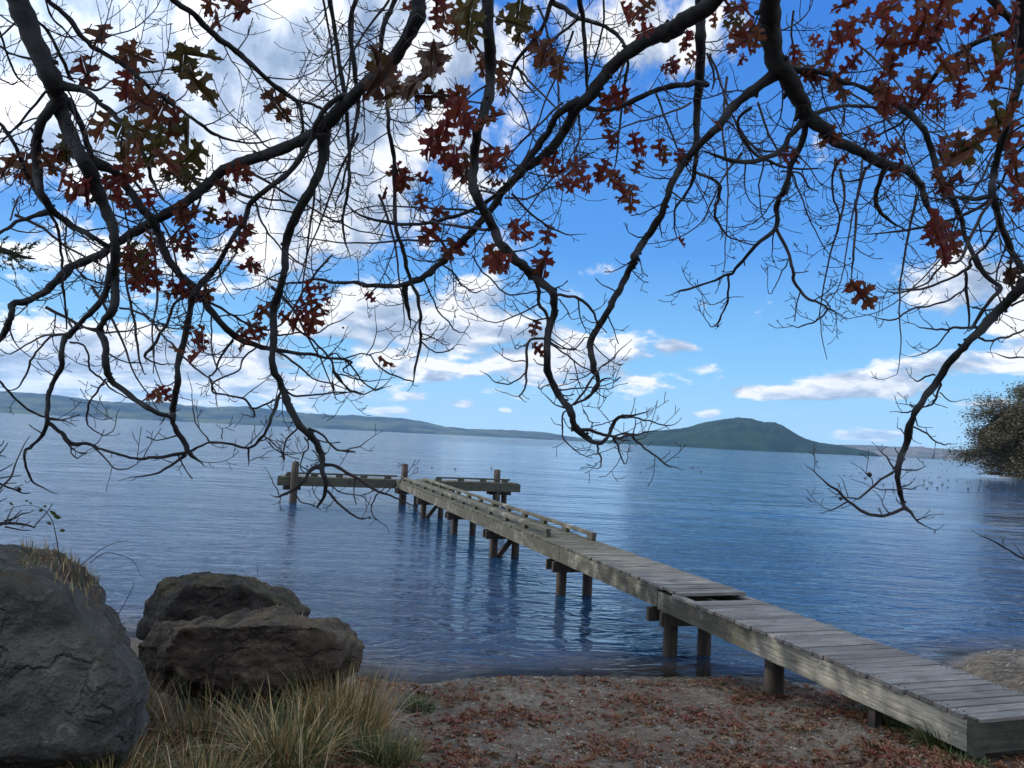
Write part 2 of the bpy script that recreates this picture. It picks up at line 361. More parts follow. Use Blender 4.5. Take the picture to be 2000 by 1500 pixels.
def M_water():
    mm = bpy.data.materials.new('lake_water'); mm.use_nodes = True; k = NT(mm.node_tree); p = k.n['Principled BSDF']
    g = geo(k); v = g.outputs['Position']
    at_ = k.new('ShaderNodeAttribute'); at_.attribute_name = 'depth'
    dep = at_.outputs['Fac']
    col = k.mixc(k.sstep(dep, 0.0, 0.45), (0.055, 0.045, 0.035), (0.006, 0.028, 0.068))
    k.link(col, p.inputs['Base Color'])
    p.inputs['Roughness'].default_value = 0.04; p.inputs['IOR'].default_value = 1.333
    k.link(k.m('ADD', 0.25, k.m('MULTIPLY', k.sstep(dep, 0.0, 0.22), 0.75)), p.inputs['Alpha'])
    # ripples: crests lie across the view, a little turned
    w4 = k.noise(k.mapping(v, scale=(0.22, 0.62, 1), rot=(0, 0, R(-16))), 1.0, 2, 0.5, 0.9)
    w1 = k.noise(k.mapping(v, scale=(0.75, 1.9, 1), rot=(0, 0, R(-14))), 1.0, 3, 0.55, 0.9)
    w2 = k.noise(k.mapping(v, scale=(2.4, 6.5, 1), rot=(0, 0, R(-9))), 1.0, 4, 0.62, 0.7)
    w3 = k.noise(k.mapping(v, scale=(0.05, 0.12, 1), rot=(0, 0, R(-20))), 1.0, 3, 0.5, 0.5)
    # wind patches change how rough the surface is
    wp = k.sstep(k.noise(k.mapping(v, scale=(0.02, 0.055, 1)), 1.0, 3, 0.5, 0.3), 0.35, 0.65)
    amp = k.m('ADD', 0.55, k.m('MULTIPLY', wp, 0.6))
    calm = k.m('ADD', 0.4, k.m('MULTIPLY', k.sstep(dep, 0.05, 0.5), 0.6))
    crest = k.m('POWER', k.m('SUBTRACT', 1.0, k.m('ABSOLUTE', k.m('SUBTRACT', k.m('MULTIPLY', w1, 2.0), 1.0))), 2.0)
    h = k.m('ADD', k.m('MULTIPLY', w4, 0.20), k.m('MULTIPLY', crest, 0.075))
    sp = k.new('ShaderNodeSeparateXYZ'); k.link(v, sp.inputs[0])
    off = k.sstep(k.m('LOGARITHM', k.m('MAXIMUM', sp.outputs[1], 1.0), 10.0), 0.95, 1.65)      # the open lake is smoother than the sheltered shallows
    h = k.m('MULTIPLY', h, k.m('MULTIPLY', k.m('MULTIPLY', amp, calm), k.m('SUBTRACT', 1.0, k.m('MULTIPLY', off, 0.80))))
    h = k.m('ADD', h, k.m('MULTIPLY', w2, k.m('MULTIPLY', k.m('MULTIPLY', amp, calm), k.m('SUBTRACT', 0.030, k.m('MULTIPLY', off, 0.013)))))
    # longer waves that still read far out
    w5 = k.noise(k.mapping(v, scale=(0.13, 0.32, 1), rot=(0, 0, R(-12))), 1.0, 3, 0.6, 0.8)
    w6 = k.noise(k.mapping(v, scale=(0.055, 0.085, 1), rot=(0, 0, R(-8))), 1.0, 3, 0.6, 0.6)
    w5 = k.m('POWER', k.m('SUBTRACT', 1.0, k.m('ABSOLUTE', k.m('SUBTRACT', k.m('MULTIPLY', w5, 2.0), 1.0))), 1.6)
    h = k.m('ADD', h, k.m('MULTIPLY', k.m('ADD', k.m('MULTIPLY', w5, 0.125), k.m('MULTIPLY', w6, k.m('MULTIPLY', off, 0.7))), calm))
    h = k.m('ADD', h, k.m('MULTIPLY', w3, 0.08))
    k.link(k.bump(h, 1.0, 1.0), p.inputs['Normal'])
    return mm
WATER = M_water()
def M_hill(name, c0, c1, c2, sc):
    mm, k, p = mat(name, 0.05)
    g = geo(k); v = g.outputs['Position']
    a = k.noise(v, sc, 6, 0.6, 0.4); b = k.noise(v, sc * 9, 4, 0.6)
    col = k.mixc(k.sstep(a, 0.40, 0.62), c0, c1)
    col = k.mixc(k.m('MULTIPLY', k.sstep(b, 0.50, 0.66), 0.6), col, c2)
    k.link(col, p.inputs['Base Color']); p.inputs['Roughness'].default_value = 0.95
    return mm
HILL = M_hill('far_hill', (0.010, 0.020, 0.020), (0.060, 0.075, 0.040), (0.006, 0.013, 0.012), 0.0030)
HILL_R = M_hill('settled_shore', (0.03, 0.04, 0.03), (0.11, 0.09, 0.075), (0.20, 0.18, 0.16), 0.005)
ISLE = M_hill('island_forest', (0.007, 0.018, 0.014), (0.016, 0.032, 0.018), (0.004, 0.010, 0.008), 0.010)
# ---------------------------------------------------------------- ground, water, hills
SHX = [-400, -60, -20, -9, -6, -4.5, -3, -0.9, 0.2, 2.2, 3.4, 5.0, 6.0, 6.6, 7.0, 8.2, 10, 13, 17, 24, 60, 400]
SHY = [20, 14, 12.5, 11.4, 11.0, 10.6, 10.0, 9.45, 9.9, 10.15, 10.3, 9.95, 10.4, 11.5, 11.95, 12.3, 12.9, 13.4, 13.8, 14.5, 18, 30]
def shore_y(x): return float(np.interp(x, SHX, SHY))
AS = [-400, -40, -12, -4, -1.5, 0, 0.6, 1.2, 2, 3, 4, 5, 6, 8, 10, 15, 40, 400]
AZ = [-3, -3, -2.2, -1.1, -0.42, 0, 0.10, 0.16, 0.24, 0.34, 0.47, 0.62, 0.80, 1.20, 1.42, 1.6, 2.2, 6]
def ground_z(x, y, fine=True):
    s = shore_y(x) - y
    if fine and -3 < s < 12 and abs(x) < 20:
        s += 0.16 * mnoise.noise((x * 1.1, y * 1.1, 0.3)) + 0.05 * mnoise.noise((x * 4, y * 4, 2.3))
    z = float(np.interp(s, AS, AZ))
    if z > 0:
        z *= 1 + 0.45 * sm(-x, -0.5, 2.5)
        z += 0.13 * sm(x, 6.1, 6.9) * sm(s, 0, 0.5) * (1 - sm(s, 3, 5))
        z += 0.14 * sm(x, 2.6, 3.6) * sm(-y, -9.4, -8.0)
        if fine and abs(x) < 20: z += 0.03 * mnoise.fractal((x * 2.3, y * 2.3, 5.0), 1.0, 2.0, 4) * min(1, s)
    return z
def axis(lo, hi, step, far, g=1.35):
    a = list(np.arange(lo, hi + 1e-6, step)); d = step; x = lo
    L = []
    while x > -far: d *= g; x -= d; L.append(x)
    d = step; x = hi; Rr = []
    while x < far: d *= g; x += d; Rr.append(x)
    return np.array(L[::-1] + a + Rr)
def grid_mesh(name, X, Y, fz, material):
    nx, ny = len(X), len(Y)
    vs = [(float(x), float(y), float(fz(x, y))) for y in Y for x in X]
    fs = [(j * nx + i, j * nx + i + 1, (j + 1) * nx + i + 1, (j + 1) * nx + i) for j in range(ny - 1) for i in range(nx - 1)]
    me = bpy.data.meshes.new(name); me.from_pydata(vs, [], fs); me.update(); me.materials.append(material)
    me.polygons.foreach_set('use_smooth', [True] * len(fs))
    o = bpy.data.objects.new(name, me); COL.objects.link(o); return o
gx = axis(-9, 12, 0.12, 14500, 1.5); gy = axis(-1, 15, 0.12, 14500, 1.5)
ground = grid_mesh('ground', gx, gy, ground_z, GROUND); tag(ground, 'sandy lake shore littered with leaves below a soil bank', None, None, 'structure')
wx = axis(-14, 16, 0.5, 14500, 1.5); wy = np.array([y for y in axis(5, 22, 0.35, 14500, 1.5) if y > -100])
water = grid_mesh('lake_water', wx, wy, lambda x, y: 0.0, WATER); tag(water, 'rippled blue lake stretching to the far hills', None, None, 'structure')
dl = water.data.attributes.new('depth', 'FLOAT', 'POINT')
dl.data.foreach_set('value', [max(0.0, -ground_z(v.co.x, v.co.y)) for v in water.data.vertices])

def hill_range(name, label, prof, D0, D1, material, seed, rows=14, bump=0.12, xs=None, kind='structure'):
    """prof: photo x, top y, on the skyline. D0 shore distance, D1 ridge distance; a real slope between them."""
    px = [p[0] for p in prof]; hts = []
    for x, y in prof:
        base = 805 + 0.0497 * x
        hts.append(max(0.0, base - y) / F)
    n = 260; A = []
    for i in range(n + 1):
        x = px[0] + (px[-1] - px[0]) * i / n
        a, _ = azel(x, 805 + 0.0497 * x); hh = float(np.interp(x, px, hts)) 
        d0 = float(np.interp(x, px, D0)) if isinstance(D0, (list, tuple)) else D0
        A.append((a, hh, d0))
    vs = []; fs = []
    R_ = rows + 8
    for j in range(R_ + 1):
        u = j / rows
        for i, (a, hh, d0) in enumerate(A):
            D = d0 + (D1 - D0) * u if not isinstance(D0, (list, tuple)) else d0 + (D1) * u
            ridge = hh * (d0 + ((D1 - D0) if not isinstance(D0, (list, tuple)) else D1)) / 1.0
            if u <= 1: z = ridge * (0.16 * sm(u, 0, .08) + 0.84 * sm(u, 0, 1.0) ** 1.1)
            else: z = ridge * max(0.0, 1 - 0.8 * (u - 1) / 0.6)
            nz = mnoise.fractal((D * .0011 + seed, a * 14, seed * 1.7), 1.0, 2.0, 5)
            f = min(1, u * 4)
            if abs(u - 1) < .01: nz *= 0.25
            z *= 1 + bump * 2.2 * nz * f
            z += 2.0 * ridge / 100 * mnoise.noise((a * 900, D * .02, seed)) * f + 6.0 * max(0, mnoise.noise((a * 260, 3.0, seed))) * min(f, 1) + 3.5 * mnoise.fractal((a * 150, D * .004, seed), .8, 2.0, 4) * f
            if j == 0: z = -3
            vs.append((math.sin(a) * D, math.cos(a) * D, max(-3, z)))
    w = len(A)
    for j in range(R_):
        for i in range(w - 1): fs.append((j * w + i, j * w + i + 1, (j + 1) * w + i + 1, (j + 1) * w + i))
    me = bpy.data.meshes.new(name); me.from_pydata(vs, [], fs); me.update(); me.materials.append(material)
    me.polygons.foreach_set('use_smooth', [True] * len(fs))
    o = bpy.data.objects.new(name, me); COL.objects.link(o); tag(o, label, None, None, kind); return o
hill_range('far_hills', 'long low blue hills along the far shore at left',
  [(-500, 770), (-250, 760), (-100, 765), (0, 770), (60, 772), (130, 778), (200, 786), (250, 790), (330, 793), (400, 797), (480, 794), (540, 801), (600, 808), (700, 812), (780, 816), (830, 823), (870, 833), (910, 838), (960, 838), (1010, 840), (1060, 843), (1100, 849), (1150, 857), (1230, 862), (1400, 868), (1600, 876), (1800, 885)],
  6200, 7600, HILL, 3.1)
hill_range('far_shore_hills', 'low hills with a settled shore at right behind the island',
  [(1380, 873), (1500, 872), (1600, 872), (1640, 869), (1680, 871), (1730, 875), (1800, 877), (1860, 880), (1950, 884), (2100, 890), (2400, 900)],
  5200, 6300, HILL_R, 8.3)
# the island: a wooded cone with its own width and depth
def island():
    prof = [(1170, 864), (1200, 860), (1225, 854), (1250, 848), (1270, 844), (1300, 843), (1340, 838), (1370, 829), (1400, 824), (1440, 820), (1465, 822), (1490, 830), (1512, 831), (1530, 838), (1545, 846), (1562, 856), (1580, 863), (1600, 868), (1640, 873), (1670, 879), (1700, 885), (1725, 891)]
    D = 3600; nx, ny = 220, 70; vs = []; fs = []
    for j in range(ny + 1):
        vv = j / ny * 2 - 1
        for i in range(nx + 1):
            x = 1170 + (1725 - 1170) * i / nx
            hh = max(0, 805 + 0.0497 * x - float(np.interp(x, [p[0] for p in prof], [p[1] for p in prof]))) / F * D
            a, _ = azel(x, 880)
            u = i / nx * 2 - 1; wd = 620 * math.sqrt(max(0.0, 1 - u * u)) + 5
            dd = D + vv * wd
            z = hh * max(0, 1 - abs(vv) ** 1.7) ** 0.9
            edge = min(1, (1 - abs(vv)) * 8, (1 - abs(u)) * 14)
            z = z * (1 + 0.12 * mnoise.fractal((u * 5, vv * 4, 4.4), 1, 2, 4) * min(1, abs(vv) * 3)) + edge * (7 + 3.5 * mnoise.noise((u * 90, vv * 60, 1)) + 2 * mnoise.noise((u * 260, vv * 170, 3)))
            if edge < 0.05: z = -3
            vs.append((math.sin(a) * dd, math.cos(a) * dd, z))
    w = nx + 1
    for j in range(ny):
        for i in range(nx): fs.append((j * w + i, j * w + i + 1, (j + 1) * w + i + 1, (j + 1) * w + i))
    me = bpy.data.meshes.new('island'); me.from_pydata(vs, [], fs); me.update(); me.materials.append(ISLE)
    me.polygons.foreach_set('use_smooth', [True] * len(fs))
    o = bpy.data.objects.new('island', me); COL.objects.link(o); tag(o, 'dark wooded island rising from the lake', None, None, 'structure')
island()

# ---------------------------------------------------------------- jetty
JA = R(-17.94)
jetty = empty('jetty', (0, 0, 0), -JA)      # local x = across (lat), local y = along
tag(jetty, 'long weathered timber jetty on round piles ending in a T head', 'jetty')
L0, L1 = 5.55, 6.62; DZ = 0.96
A0, AG0, AG1, A1 = 4.86, 9.10, 9.36, 32.75
def planks(mb, a0, a1, x0, x1, ztop, pitch=0.15, w=0.136, th=0.042, skip=()):
    k = 0; a = a0
    while a + w < a1 + 0.02:
        if k not in skip:
            o1, o2 = random.uniform(-.014, .016), random.uniform(-.014, .016)
            ww = w + random.uniform(-.006, .004)
            mb.box(((x0 + x1 + o1 + o2) / 2, a + w / 2, ztop - th / 2 + random.uniform(-.004, .004)), (x1 - x0 + o2 - o1, ww, th), rz=random.uniform(-.006, .006), ry=random.uniform(-.006, .006), rx=random.uniform(-.03, .03))
        a += pitch; k += 1
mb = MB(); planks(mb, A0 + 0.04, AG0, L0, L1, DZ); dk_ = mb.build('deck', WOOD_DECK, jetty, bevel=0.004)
NAIL, kn_, pn_ = mat('rusty_nail', .4); pn_.inputs['Base Color'].default_value = (.05, .035, .028, 1)
mb = MB(); a = A0 + .04
while a + .138 < AG0 + .02:
    for x_ in (L0 + .05, L1 - .05):
        for da in (.035, .10): mb.tube([(x_ + random.uniform(-.012, .012), a + da, DZ - .004), (x_ + .001, a + da, DZ + .003)], [.006, .006], 6)
    a += .15
mb.build('nail_clumps', NAIL, dk_)['kind'] = 'stuff'
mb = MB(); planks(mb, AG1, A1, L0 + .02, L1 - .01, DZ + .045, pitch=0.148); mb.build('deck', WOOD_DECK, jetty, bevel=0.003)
def beam(name, x, a0, a1, z0, z1, w=0.075, mt=None, sag=0.0, bev=.006):
    b = MB(); n = max(1, int((a1 - a0) / 3.4)); e = [a0 + (a1 - a0) * i / n for i in range(n + 1)]
    for i in range(n):
        jx = random.uniform(-.004, .004); jz = random.uniform(-.006, .006)
        b.box((x + jx, (e[i] + e[i + 1]) / 2, (z0 + z1) / 2 + jz), (w, e[i + 1] - e[i] - .006, z1 - z0))
    return b.build(name, mt or WOOD_BEAM, jetty, bevel=bev)
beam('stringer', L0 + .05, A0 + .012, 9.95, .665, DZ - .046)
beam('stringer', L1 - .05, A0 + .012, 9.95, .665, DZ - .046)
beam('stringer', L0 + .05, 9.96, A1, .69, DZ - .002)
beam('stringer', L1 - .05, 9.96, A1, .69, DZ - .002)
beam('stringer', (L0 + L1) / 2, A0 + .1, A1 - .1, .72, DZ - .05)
# fascia across the near end, with its thin capping board
b = MB(); b.box(((L0 + L1) / 2 + .045, A0 - .035, .80), (L1 - L0 + .09 - .10, .07, .25)); b.build('fascia_board', WOOD_HEAD, jetty, bevel=.006)
b = MB(); b.box((L0 + .055, A0 - .036, .80), (.10, .074, .30)); b.build('corner_block', WOOD_HEAD, jetty, bevel=.006)
b = MB(); b.box(((L0 + L1) / 2 + .02, A0 - .03, DZ - .02), (L1 - L0 - .02, .115, .035)); b.build('capping_board', WOOD_DECK, jetty, bevel=.004)
# ledger packed on the stringer where the deck steps down
b = MB(); b.box((L0 + .045, 9.2, DZ - .022), (.11, .62, .04)); b.build('packer', WOOD_DECK, jetty, bevel=.004)
b = MB(); b.box((L1 - .045, 9.2, DZ - .022), (.11, .50, .04)); b.build('packer', WOOD_DECK, jetty, bevel=.004)
def pile(x, a, r, ztop, zbot=-2.0, lean=0.0):
    b = MB(); n = 9; pts = []; rad = []
    for i in range(n + 1):
        u = i / n; z = zbot + (ztop - zbot) * u
        pts.append((x + lean * (u - 1), a, z)); rad.append(r * (1 + .05 * mnoise.noise((x * 3, a, z * 2.3))) * (1.05 - .08 * u))
    b.tube(pts, rad, 14); o = b.build('pile', WOOD_PILE, jetty, smooth=True)
    for p_ in o.data.polygons:
        if len(p_.vertices) > 4: p_.use_smooth = False
    return o
def bearer(a, z0=.46, z1=.66, x0=None, x1=None):
    b = MB(); x0 = x0 if x0 is not None else L0 - .03; x1 = x1 if x1 is not None else L1 + .03
    for s in (-1, 1):
        b = MB(); b.box(((x0 + x1) / 2, a + s * .17, (z0 + z1) / 2), (x1 - x0 + random.uniform(-.05, .05), .075, z1 - z0)); b.build('bearer', WOOD_PILE, jetty, bevel=.006)
XL, XR = L0 + .24, L1 - .24
pile(L0 + .33, 7.72, .115, .66, -.5)
for a in (9.95, 14.15, 18.7, 22.9, 27.4, 31.9):
    bearer(a)
    pile(XL + random.uniform(-.03, .03), a, .105, .92, -2.5); pile(XR + random.uniform(-.03, .03), a, .10, .92, -2.5)
for a in (18.7, 27.4):
    b = MB(); dx = .55
    b.box((XL + .32, a + .09, .20), (.12, .10, .95), ry=R(38)); b.build('brace', WOOD_PILE, jetty, bevel=.005)
for xx, a in ((L0 + .12, 5.95), (L0 + .14, 5.42), (L1 - .15, 5.5)):
    b = MB(); b.box((xx, a, .42), (.09, .09, .56)); b.build('short_post', WOOD_PILE, jetty, bevel=.006)
# kerb rails on blocks along both edges of the outer deck
def kerb(x, a0, a1, gap=1.38, w=.105):
    b = MB(); n = int((a1 - a0) / 4.2); e = [a0 + (a1 - a0) * i / n for i in range(n + 1)]
    for i in range(n): b.box((x + random.uniform(-.006, .006), (e[i] + e[i + 1]) / 2, DZ + .045 + .125 + random.uniform(-.006, .006)), (w, e[i + 1] - e[i] - .01, .075), rz=random.uniform(-.003, .003))
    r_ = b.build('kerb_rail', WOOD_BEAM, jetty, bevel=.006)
    a = a0 + .12
    while a < a1: b = MB(); b.box((x, a, DZ + .047 + .044), (w * .9, .26, .084)); b.build('kerb_block', WOOD_HEAD, r_, bevel=.005); a += gap
kerb(L0 + .22, 14.9, 32.4); kerb(L1 - .06, 14.4, 31.4)
# T head
HX0, HX1 = 0.95, 10.95; HA0, HA1 = 32.2, 33.35
def hplanks(x0, x1):
    b = MB(); x = x0
    while x < x1:
        b.box((x + .07, (HA0 + HA1) / 2, DZ + .024 + random.uniform(-.004, .004)), (.138, HA1 - HA0 + random.uniform(-.02, .02), .042)); x += .15
    b.build('head_deck', WOOD_DECK, jetty, bevel=.004)
hplanks(HX0, L0 - .02); hplanks(L1 + .02, HX1 - .1)
def cross(name, x0, x1, a, z0, z1, w=.08, mt=None):
    b = MB(); b.box(((x0 + x1) / 2, a, (z0 + z1) / 2), (x1 - x0, w, z1 - z0)); return b.build(name, mt or WOOD_HEAD, jetty, bevel=.006)
cross('head_beam', HX0 - .15, L0 - .01, HA0 + .02, .64, DZ + .0); cross('head_beam', L1 + .02, HX1 + .1, HA0 + .02, .62, DZ - .003)
cross('head_beam', HX0 - .1, HX1, HA1 - .04, .64, DZ + .0)
for x0, x1 in ((HX0 + .2, L0 + .1), (L1 + .7, HX1 - .3)):
    r_ = cross('kerb_rail', x0, x1, HA0 + .3, DZ + .14, DZ + .21, .10)
    x = x0 + .1
    while x < x1: b = MB(); b.box((x, HA0 + .3, DZ + .093), (.28, .09, .09)); b.build('kerb_block', WOOD_HEAD, r_, bevel=.005); x += 1.0
for x, a, zt, r in ((1.45, 32.0, 1.62, .15), (6.15, 33.62, 1.62, .14), (10.15, 32.85, 1.55, .15)):
    pile(x, a, r, zt, -2.5)
for x, a in ((10.05, 32.35), (10.6, 33.1), (1.5, 33.1), (8.2, 33.1)): pile(x, a, .13, .62, -2.5)
for q_ in ((10.3, HA0 + .55, 1.0), (10.3, HA1 - .2, 1.0), (1.4, HA0 + .5, .7)): b = MB(); b.box((q_[0], q_[1], .54), (q_[2], .09, .2)); b.build('bearer', WOOD_PILE, jetty, bevel=.006)

# ---------------------------------------------------------------- boulders
def boulder(name, label, hull, material, seed, amp=0.12, sub=6, smooth=3):
    pts = [Vector(p) for p in hull]; c = sum(pts, Vector()) / len(pts)
    bm = bmesh.new()
    for p in pts: bm.verts.new(p)
    bmesh.ops.convex_hull(bm, input=bm.verts); bm.normal_update()
    tree = BVHTree.FromBMesh(bm); bm.free()
    bm = bmesh.new(); bmesh.ops.create_icosphere(bm, subdivisions=sub, radius=1.0)
    for v in bm.verts:
        d = v.co.normalized(); h = tree.ray_cast(c, d, 50)
        v.co = h[0] if h[0] is not None else c + d * .5
    for _ in range(smooth * 4): bmesh.ops.smooth_vert(bm, verts=bm.verts, factor=0.5, use_axis_x=True, use_axis_y=True, use_axis_z=True)
    bm.normal_update()
    new = []
    for v in bm.verts:
        q = v.co
        n = mnoise.fractal((q.x * 1.1 + seed, q.y * 1.1, q.z * 1.3), 1.0, 2.1, 3) * amp
        rd = 1 - abs(mnoise.noise((q.x * 1.7 + seed, q.y * 1.7, q.z * 3.2 + q.x)))
        n += (rd - .75) * amp * .8
        n += mnoise.fractal((q.x * 5, q.y * 5 + seed, q.z * 7), .9, 2.2, 6) * .045
        n -= max(0, .06 - abs(mnoise.noise((q.x * 2.6, q.y * 2.6 + seed, q.z * 4.0)))) * .12
        w3 = mnoise.noise_vector((q.x * 2 + seed, q.y * 2, q.z * 2)) * .25
        vd = mnoise.voronoi((q.x * 1.9 + w3.x + seed, q.y * 1.9 + w3.y, q.z * 2.6 + w3.z))[0]
        n += (vd[0] - .25) * .05
        new.append(q + v.normal * n)
    for v, q in zip(bm.verts, new): v.co = q - c
    me = bpy.data.meshes.new(name); bm.to_mesh(me); bm.free(); me.materials.append(material)
    me.polygons.foreach_set('use_smooth', [True] * len(me.polygons))
    o = bpy.data.objects.new(name, me); COL.objects.link(o); o.location = c
    tag(o, label, 'boulder'); return o, tree
def ringpts(prof, D, fd, bk, sh=0.6):
    """outline at distance D, a smaller outline nearer by fd and another farther by bk, all real depths"""
    o = [at(x, y, D) for x, y in prof]; cx = sum(p[0] for p in prof) / len(prof); cy = sum(p[1] for p in prof) / len(prof) + 15
    for x, y in prof:
        o.append(at(cx + (x - cx) * sh, cy + (y - cy) * sh, D - fd)); o.append(at(cx + (x - cx) * .9, cy + (y - cy) * .8, D + bk * .6)); o.append(at(cx + (x - cx) * .6, cy + (y - cy) * .5, D + bk))
    return o
B1 = [(-420, 1150), (-300, 1085), (-120, 1062), (20, 1070), (90, 1084), (150, 1112), (192, 1168), (240, 1248), (278, 1320), (292, 1400), (250, 1500), (100, 1560), (-300, 1560)]
rock1, _ = boulder('boulder', 'largest grey boulder at left edge, dry grass on its top', ringpts(B1, 4.5, 0.75, 1.2, .72), ROCK1, 1.3, .055, 7, 1)
B3 = [(258, 1262), (300, 1212), (380, 1205), (520, 1205), (600, 1196), (660, 1205), (705, 1228), (718, 1262), (700, 1310), (640, 1345), (480, 1370), (330, 1350), (268, 1310)]
rock3, _ = boulder('boulder', 'low wide brown boulder in front, furrowed and mossy', ringpts(B3, 6.9, 0.55, .6, .74), ROCK2, 5.2, .085, 7, 0)
B2 = [(278, 1240), (292, 1180), (318, 1146), (358, 1125), (430, 1128), (515, 1140), (565, 1162), (600, 1194), (590, 1250), (420, 1270)]
rock2, _ = boulder('boulder', 'dark blocky boulder standing behind the low brown one', ringpts(B2, 8.1, 0.4, .9, .75), ROCK3, 9.6, .05, 7, 0)
SB = [(1748, 1486), (1765, 1484), (1785, 1487), (1793, 1500), (1780, 1512), (1750, 1512)]
rock4, _ = boulder('stone', 'small pale stone under the near end of the jetty', ringpts(SB, 6.35, .06, .08, .7), ROCK1, 3.3, .012, 4, 1); rock4['category'] = 'stone'
# ---------------------------------------------------------------- grass, litter, pebbles, reeds
DG = bpy.context.evaluated_depsgraph_get()
def blade(mb, p, h, lean, azi, w, curl=1.0, seg=4, flat=None):
    """tapered strip of a blade, leaning along azi, curling over at the tip"""
    dx, dy = math.cos(azi), math.sin(azi); sx, sy = -dy, dx
    tw = random.uniform(-.8, .8); wx_, wy_ = sx * math.cos(tw) + dx * math.sin(tw), sy * math.cos(tw) + dy * math.sin(tw)
    vs = []; q = np.array(p, float); ang = lean * .35
    for i in range(seg + 1):
        u = i / seg; ww = w * (1 - u) ** .7 * .5 + .0003
        vs.append((q[0] - wx_ * ww, q[1] - wy_ * ww, q[2])); vs.append((q[0] + wx_ * ww, q[1] + wy_ * ww, q[2]))
        st = h / seg; ang = lean * (.35 + .65 * u * curl * 1.4)
        q = q + np.array([dx * math.sin(ang), dy * math.sin(ang), math.cos(ang)]) * st
    mb.add(vs, [(2 * i, 2 * i + 1, 2 * i + 3, 2 * i + 2) for i in range(seg)])
def grass_clump(label, x, y, n, rad, h, w, mats_, lean=.9, group=None, z=None, bias=0.0, name='grass_clump', wind=0.0, shares=None):
    root = empty(name, (x, y, z if z is not None else ground_z(x, y)))
    tag(root, label, 'grass', group)
    names = {id(GRASS_DRY): 'dry_clumps', id(GRASS_GRN): 'green_clumps', id(GRASS_BRN): 'brown_clumps'}
    for k, mt in enumerate(mats_):
        mb = MB(); nn = int(n * (shares[k] if shares else 1 / len(mats_)))
        for _ in range(nn):
            a = random.uniform(0, 2 * math.pi); r = rad * math.sqrt(random.random())
            gx_, gy_ = x + math.cos(a) * r, y + math.sin(a) * r
            gz = (z if z is not None else ground_z(gx_, gy_)) - root.location.z - .02
            az_ = a + random.gauss(0, .7)
            ln = abs(random.gauss(0, .5)) * lean + r / rad * .5 * lean
            hh = h * random.uniform(.45, 1.15)
            if wind: az_ = random.gauss(wind, 1.1) if random.random() < .6 else az_
            if random.random() < .22: ln = random.uniform(1.1, 1.9); hh *= .8
            blade(mb, (math.cos(a) * r, math.sin(a) * r, gz), hh, ln, az_, w * random.uniform(.4, 1.5), seg=6)
        mb.build(names[id(mt)], mt, root)['kind'] = 'stuff'
    return root
gr = 'grass clumps on the bank'
def at_ground(px, py):
    D = 1.0
    for _ in range(4000):
        q = at(px, py, D)
        if q[2] <= ground_z(q[0], q[1]): return q
        D += .01
    return q
def clump_px(label, px, py, *a, **k):
    q = at_ground(px, py); return grass_clump(label, q[0], q[1], *a, group=gr, **k)
clump_px('tall straw coloured tussock right of the boulders at the water side', 665, 1452, 1500, .34, .64, .007, [GRASS_DRY, GRASS_GRN, GRASS_BRN], lean=.8, shares=[.6, .25, .15])
clump_px('dark green low tussock spilling onto the beach', 755, 1492, 1000, .24, .30, .007, [GRASS_GRN, GRASS_DRY], lean=1.2, shares=[.85, .15])
clump_px('arching mixed tussock beside the tall straw coloured one', 560, 1495, 650, .30, .56, .008, [GRASS_DRY, GRASS_GRN], lean=1.3, shares=[.55, .45])
clump_px('thin tuft of upright stalks in front of the low brown boulder', 420, 1450, 380, .34, .42, .006, [GRASS_DRY, GRASS_GRN, GRASS_BRN], lean=.8)
clump_px('loose pale grass tuft at the foot of the largest boulder', 215, 1530, 420, .26, .42, .007, [GRASS_DRY, GRASS_GRN], lean=1.1, shares=[.7, .3])
clump_px('sparse pale grass tuft at the bottom edge among red leaves', 400, 1540, 420, .26, .34, .007, [GRASS_DRY, GRASS_GRN], lean=1.2)
clump_px('brown withered stems in the gap between the two front boulders', 265, 1420, 520, .20, .42, .006, [GRASS_BRN, GRASS_GRN], lean=.8, shares=[.8, .2])
clump_px('green weeds in the shade against the low brown boulder', 560, 1375, 260, .14, .34, .010, [GRASS_GRN], lean=1.0, name='weed_clump')
clump_px('green feathery weeds between tussock and beach', 815, 1385, 420, .17, .17, .010, [GRASS_GRN], lean=1.5, name='weed_clump')
for lb, px_, py_, n_, hh in (('green weeds beside the short posts under the near end', 1840, 1465, 700, .32), ('green weeds on the sand below the pale stringer', 1755, 1420, 600, .20), ('pale green weeds under the middle of the stringer', 1700, 1395, 160, .13), ('weeds under the near corner of the jetty', 1885, 1492, 160, .12)):
    clump_px(lb, px_, py_, n_, .16, hh, .012, [GRASS_GRN], lean=1.2, name='weed_clump')
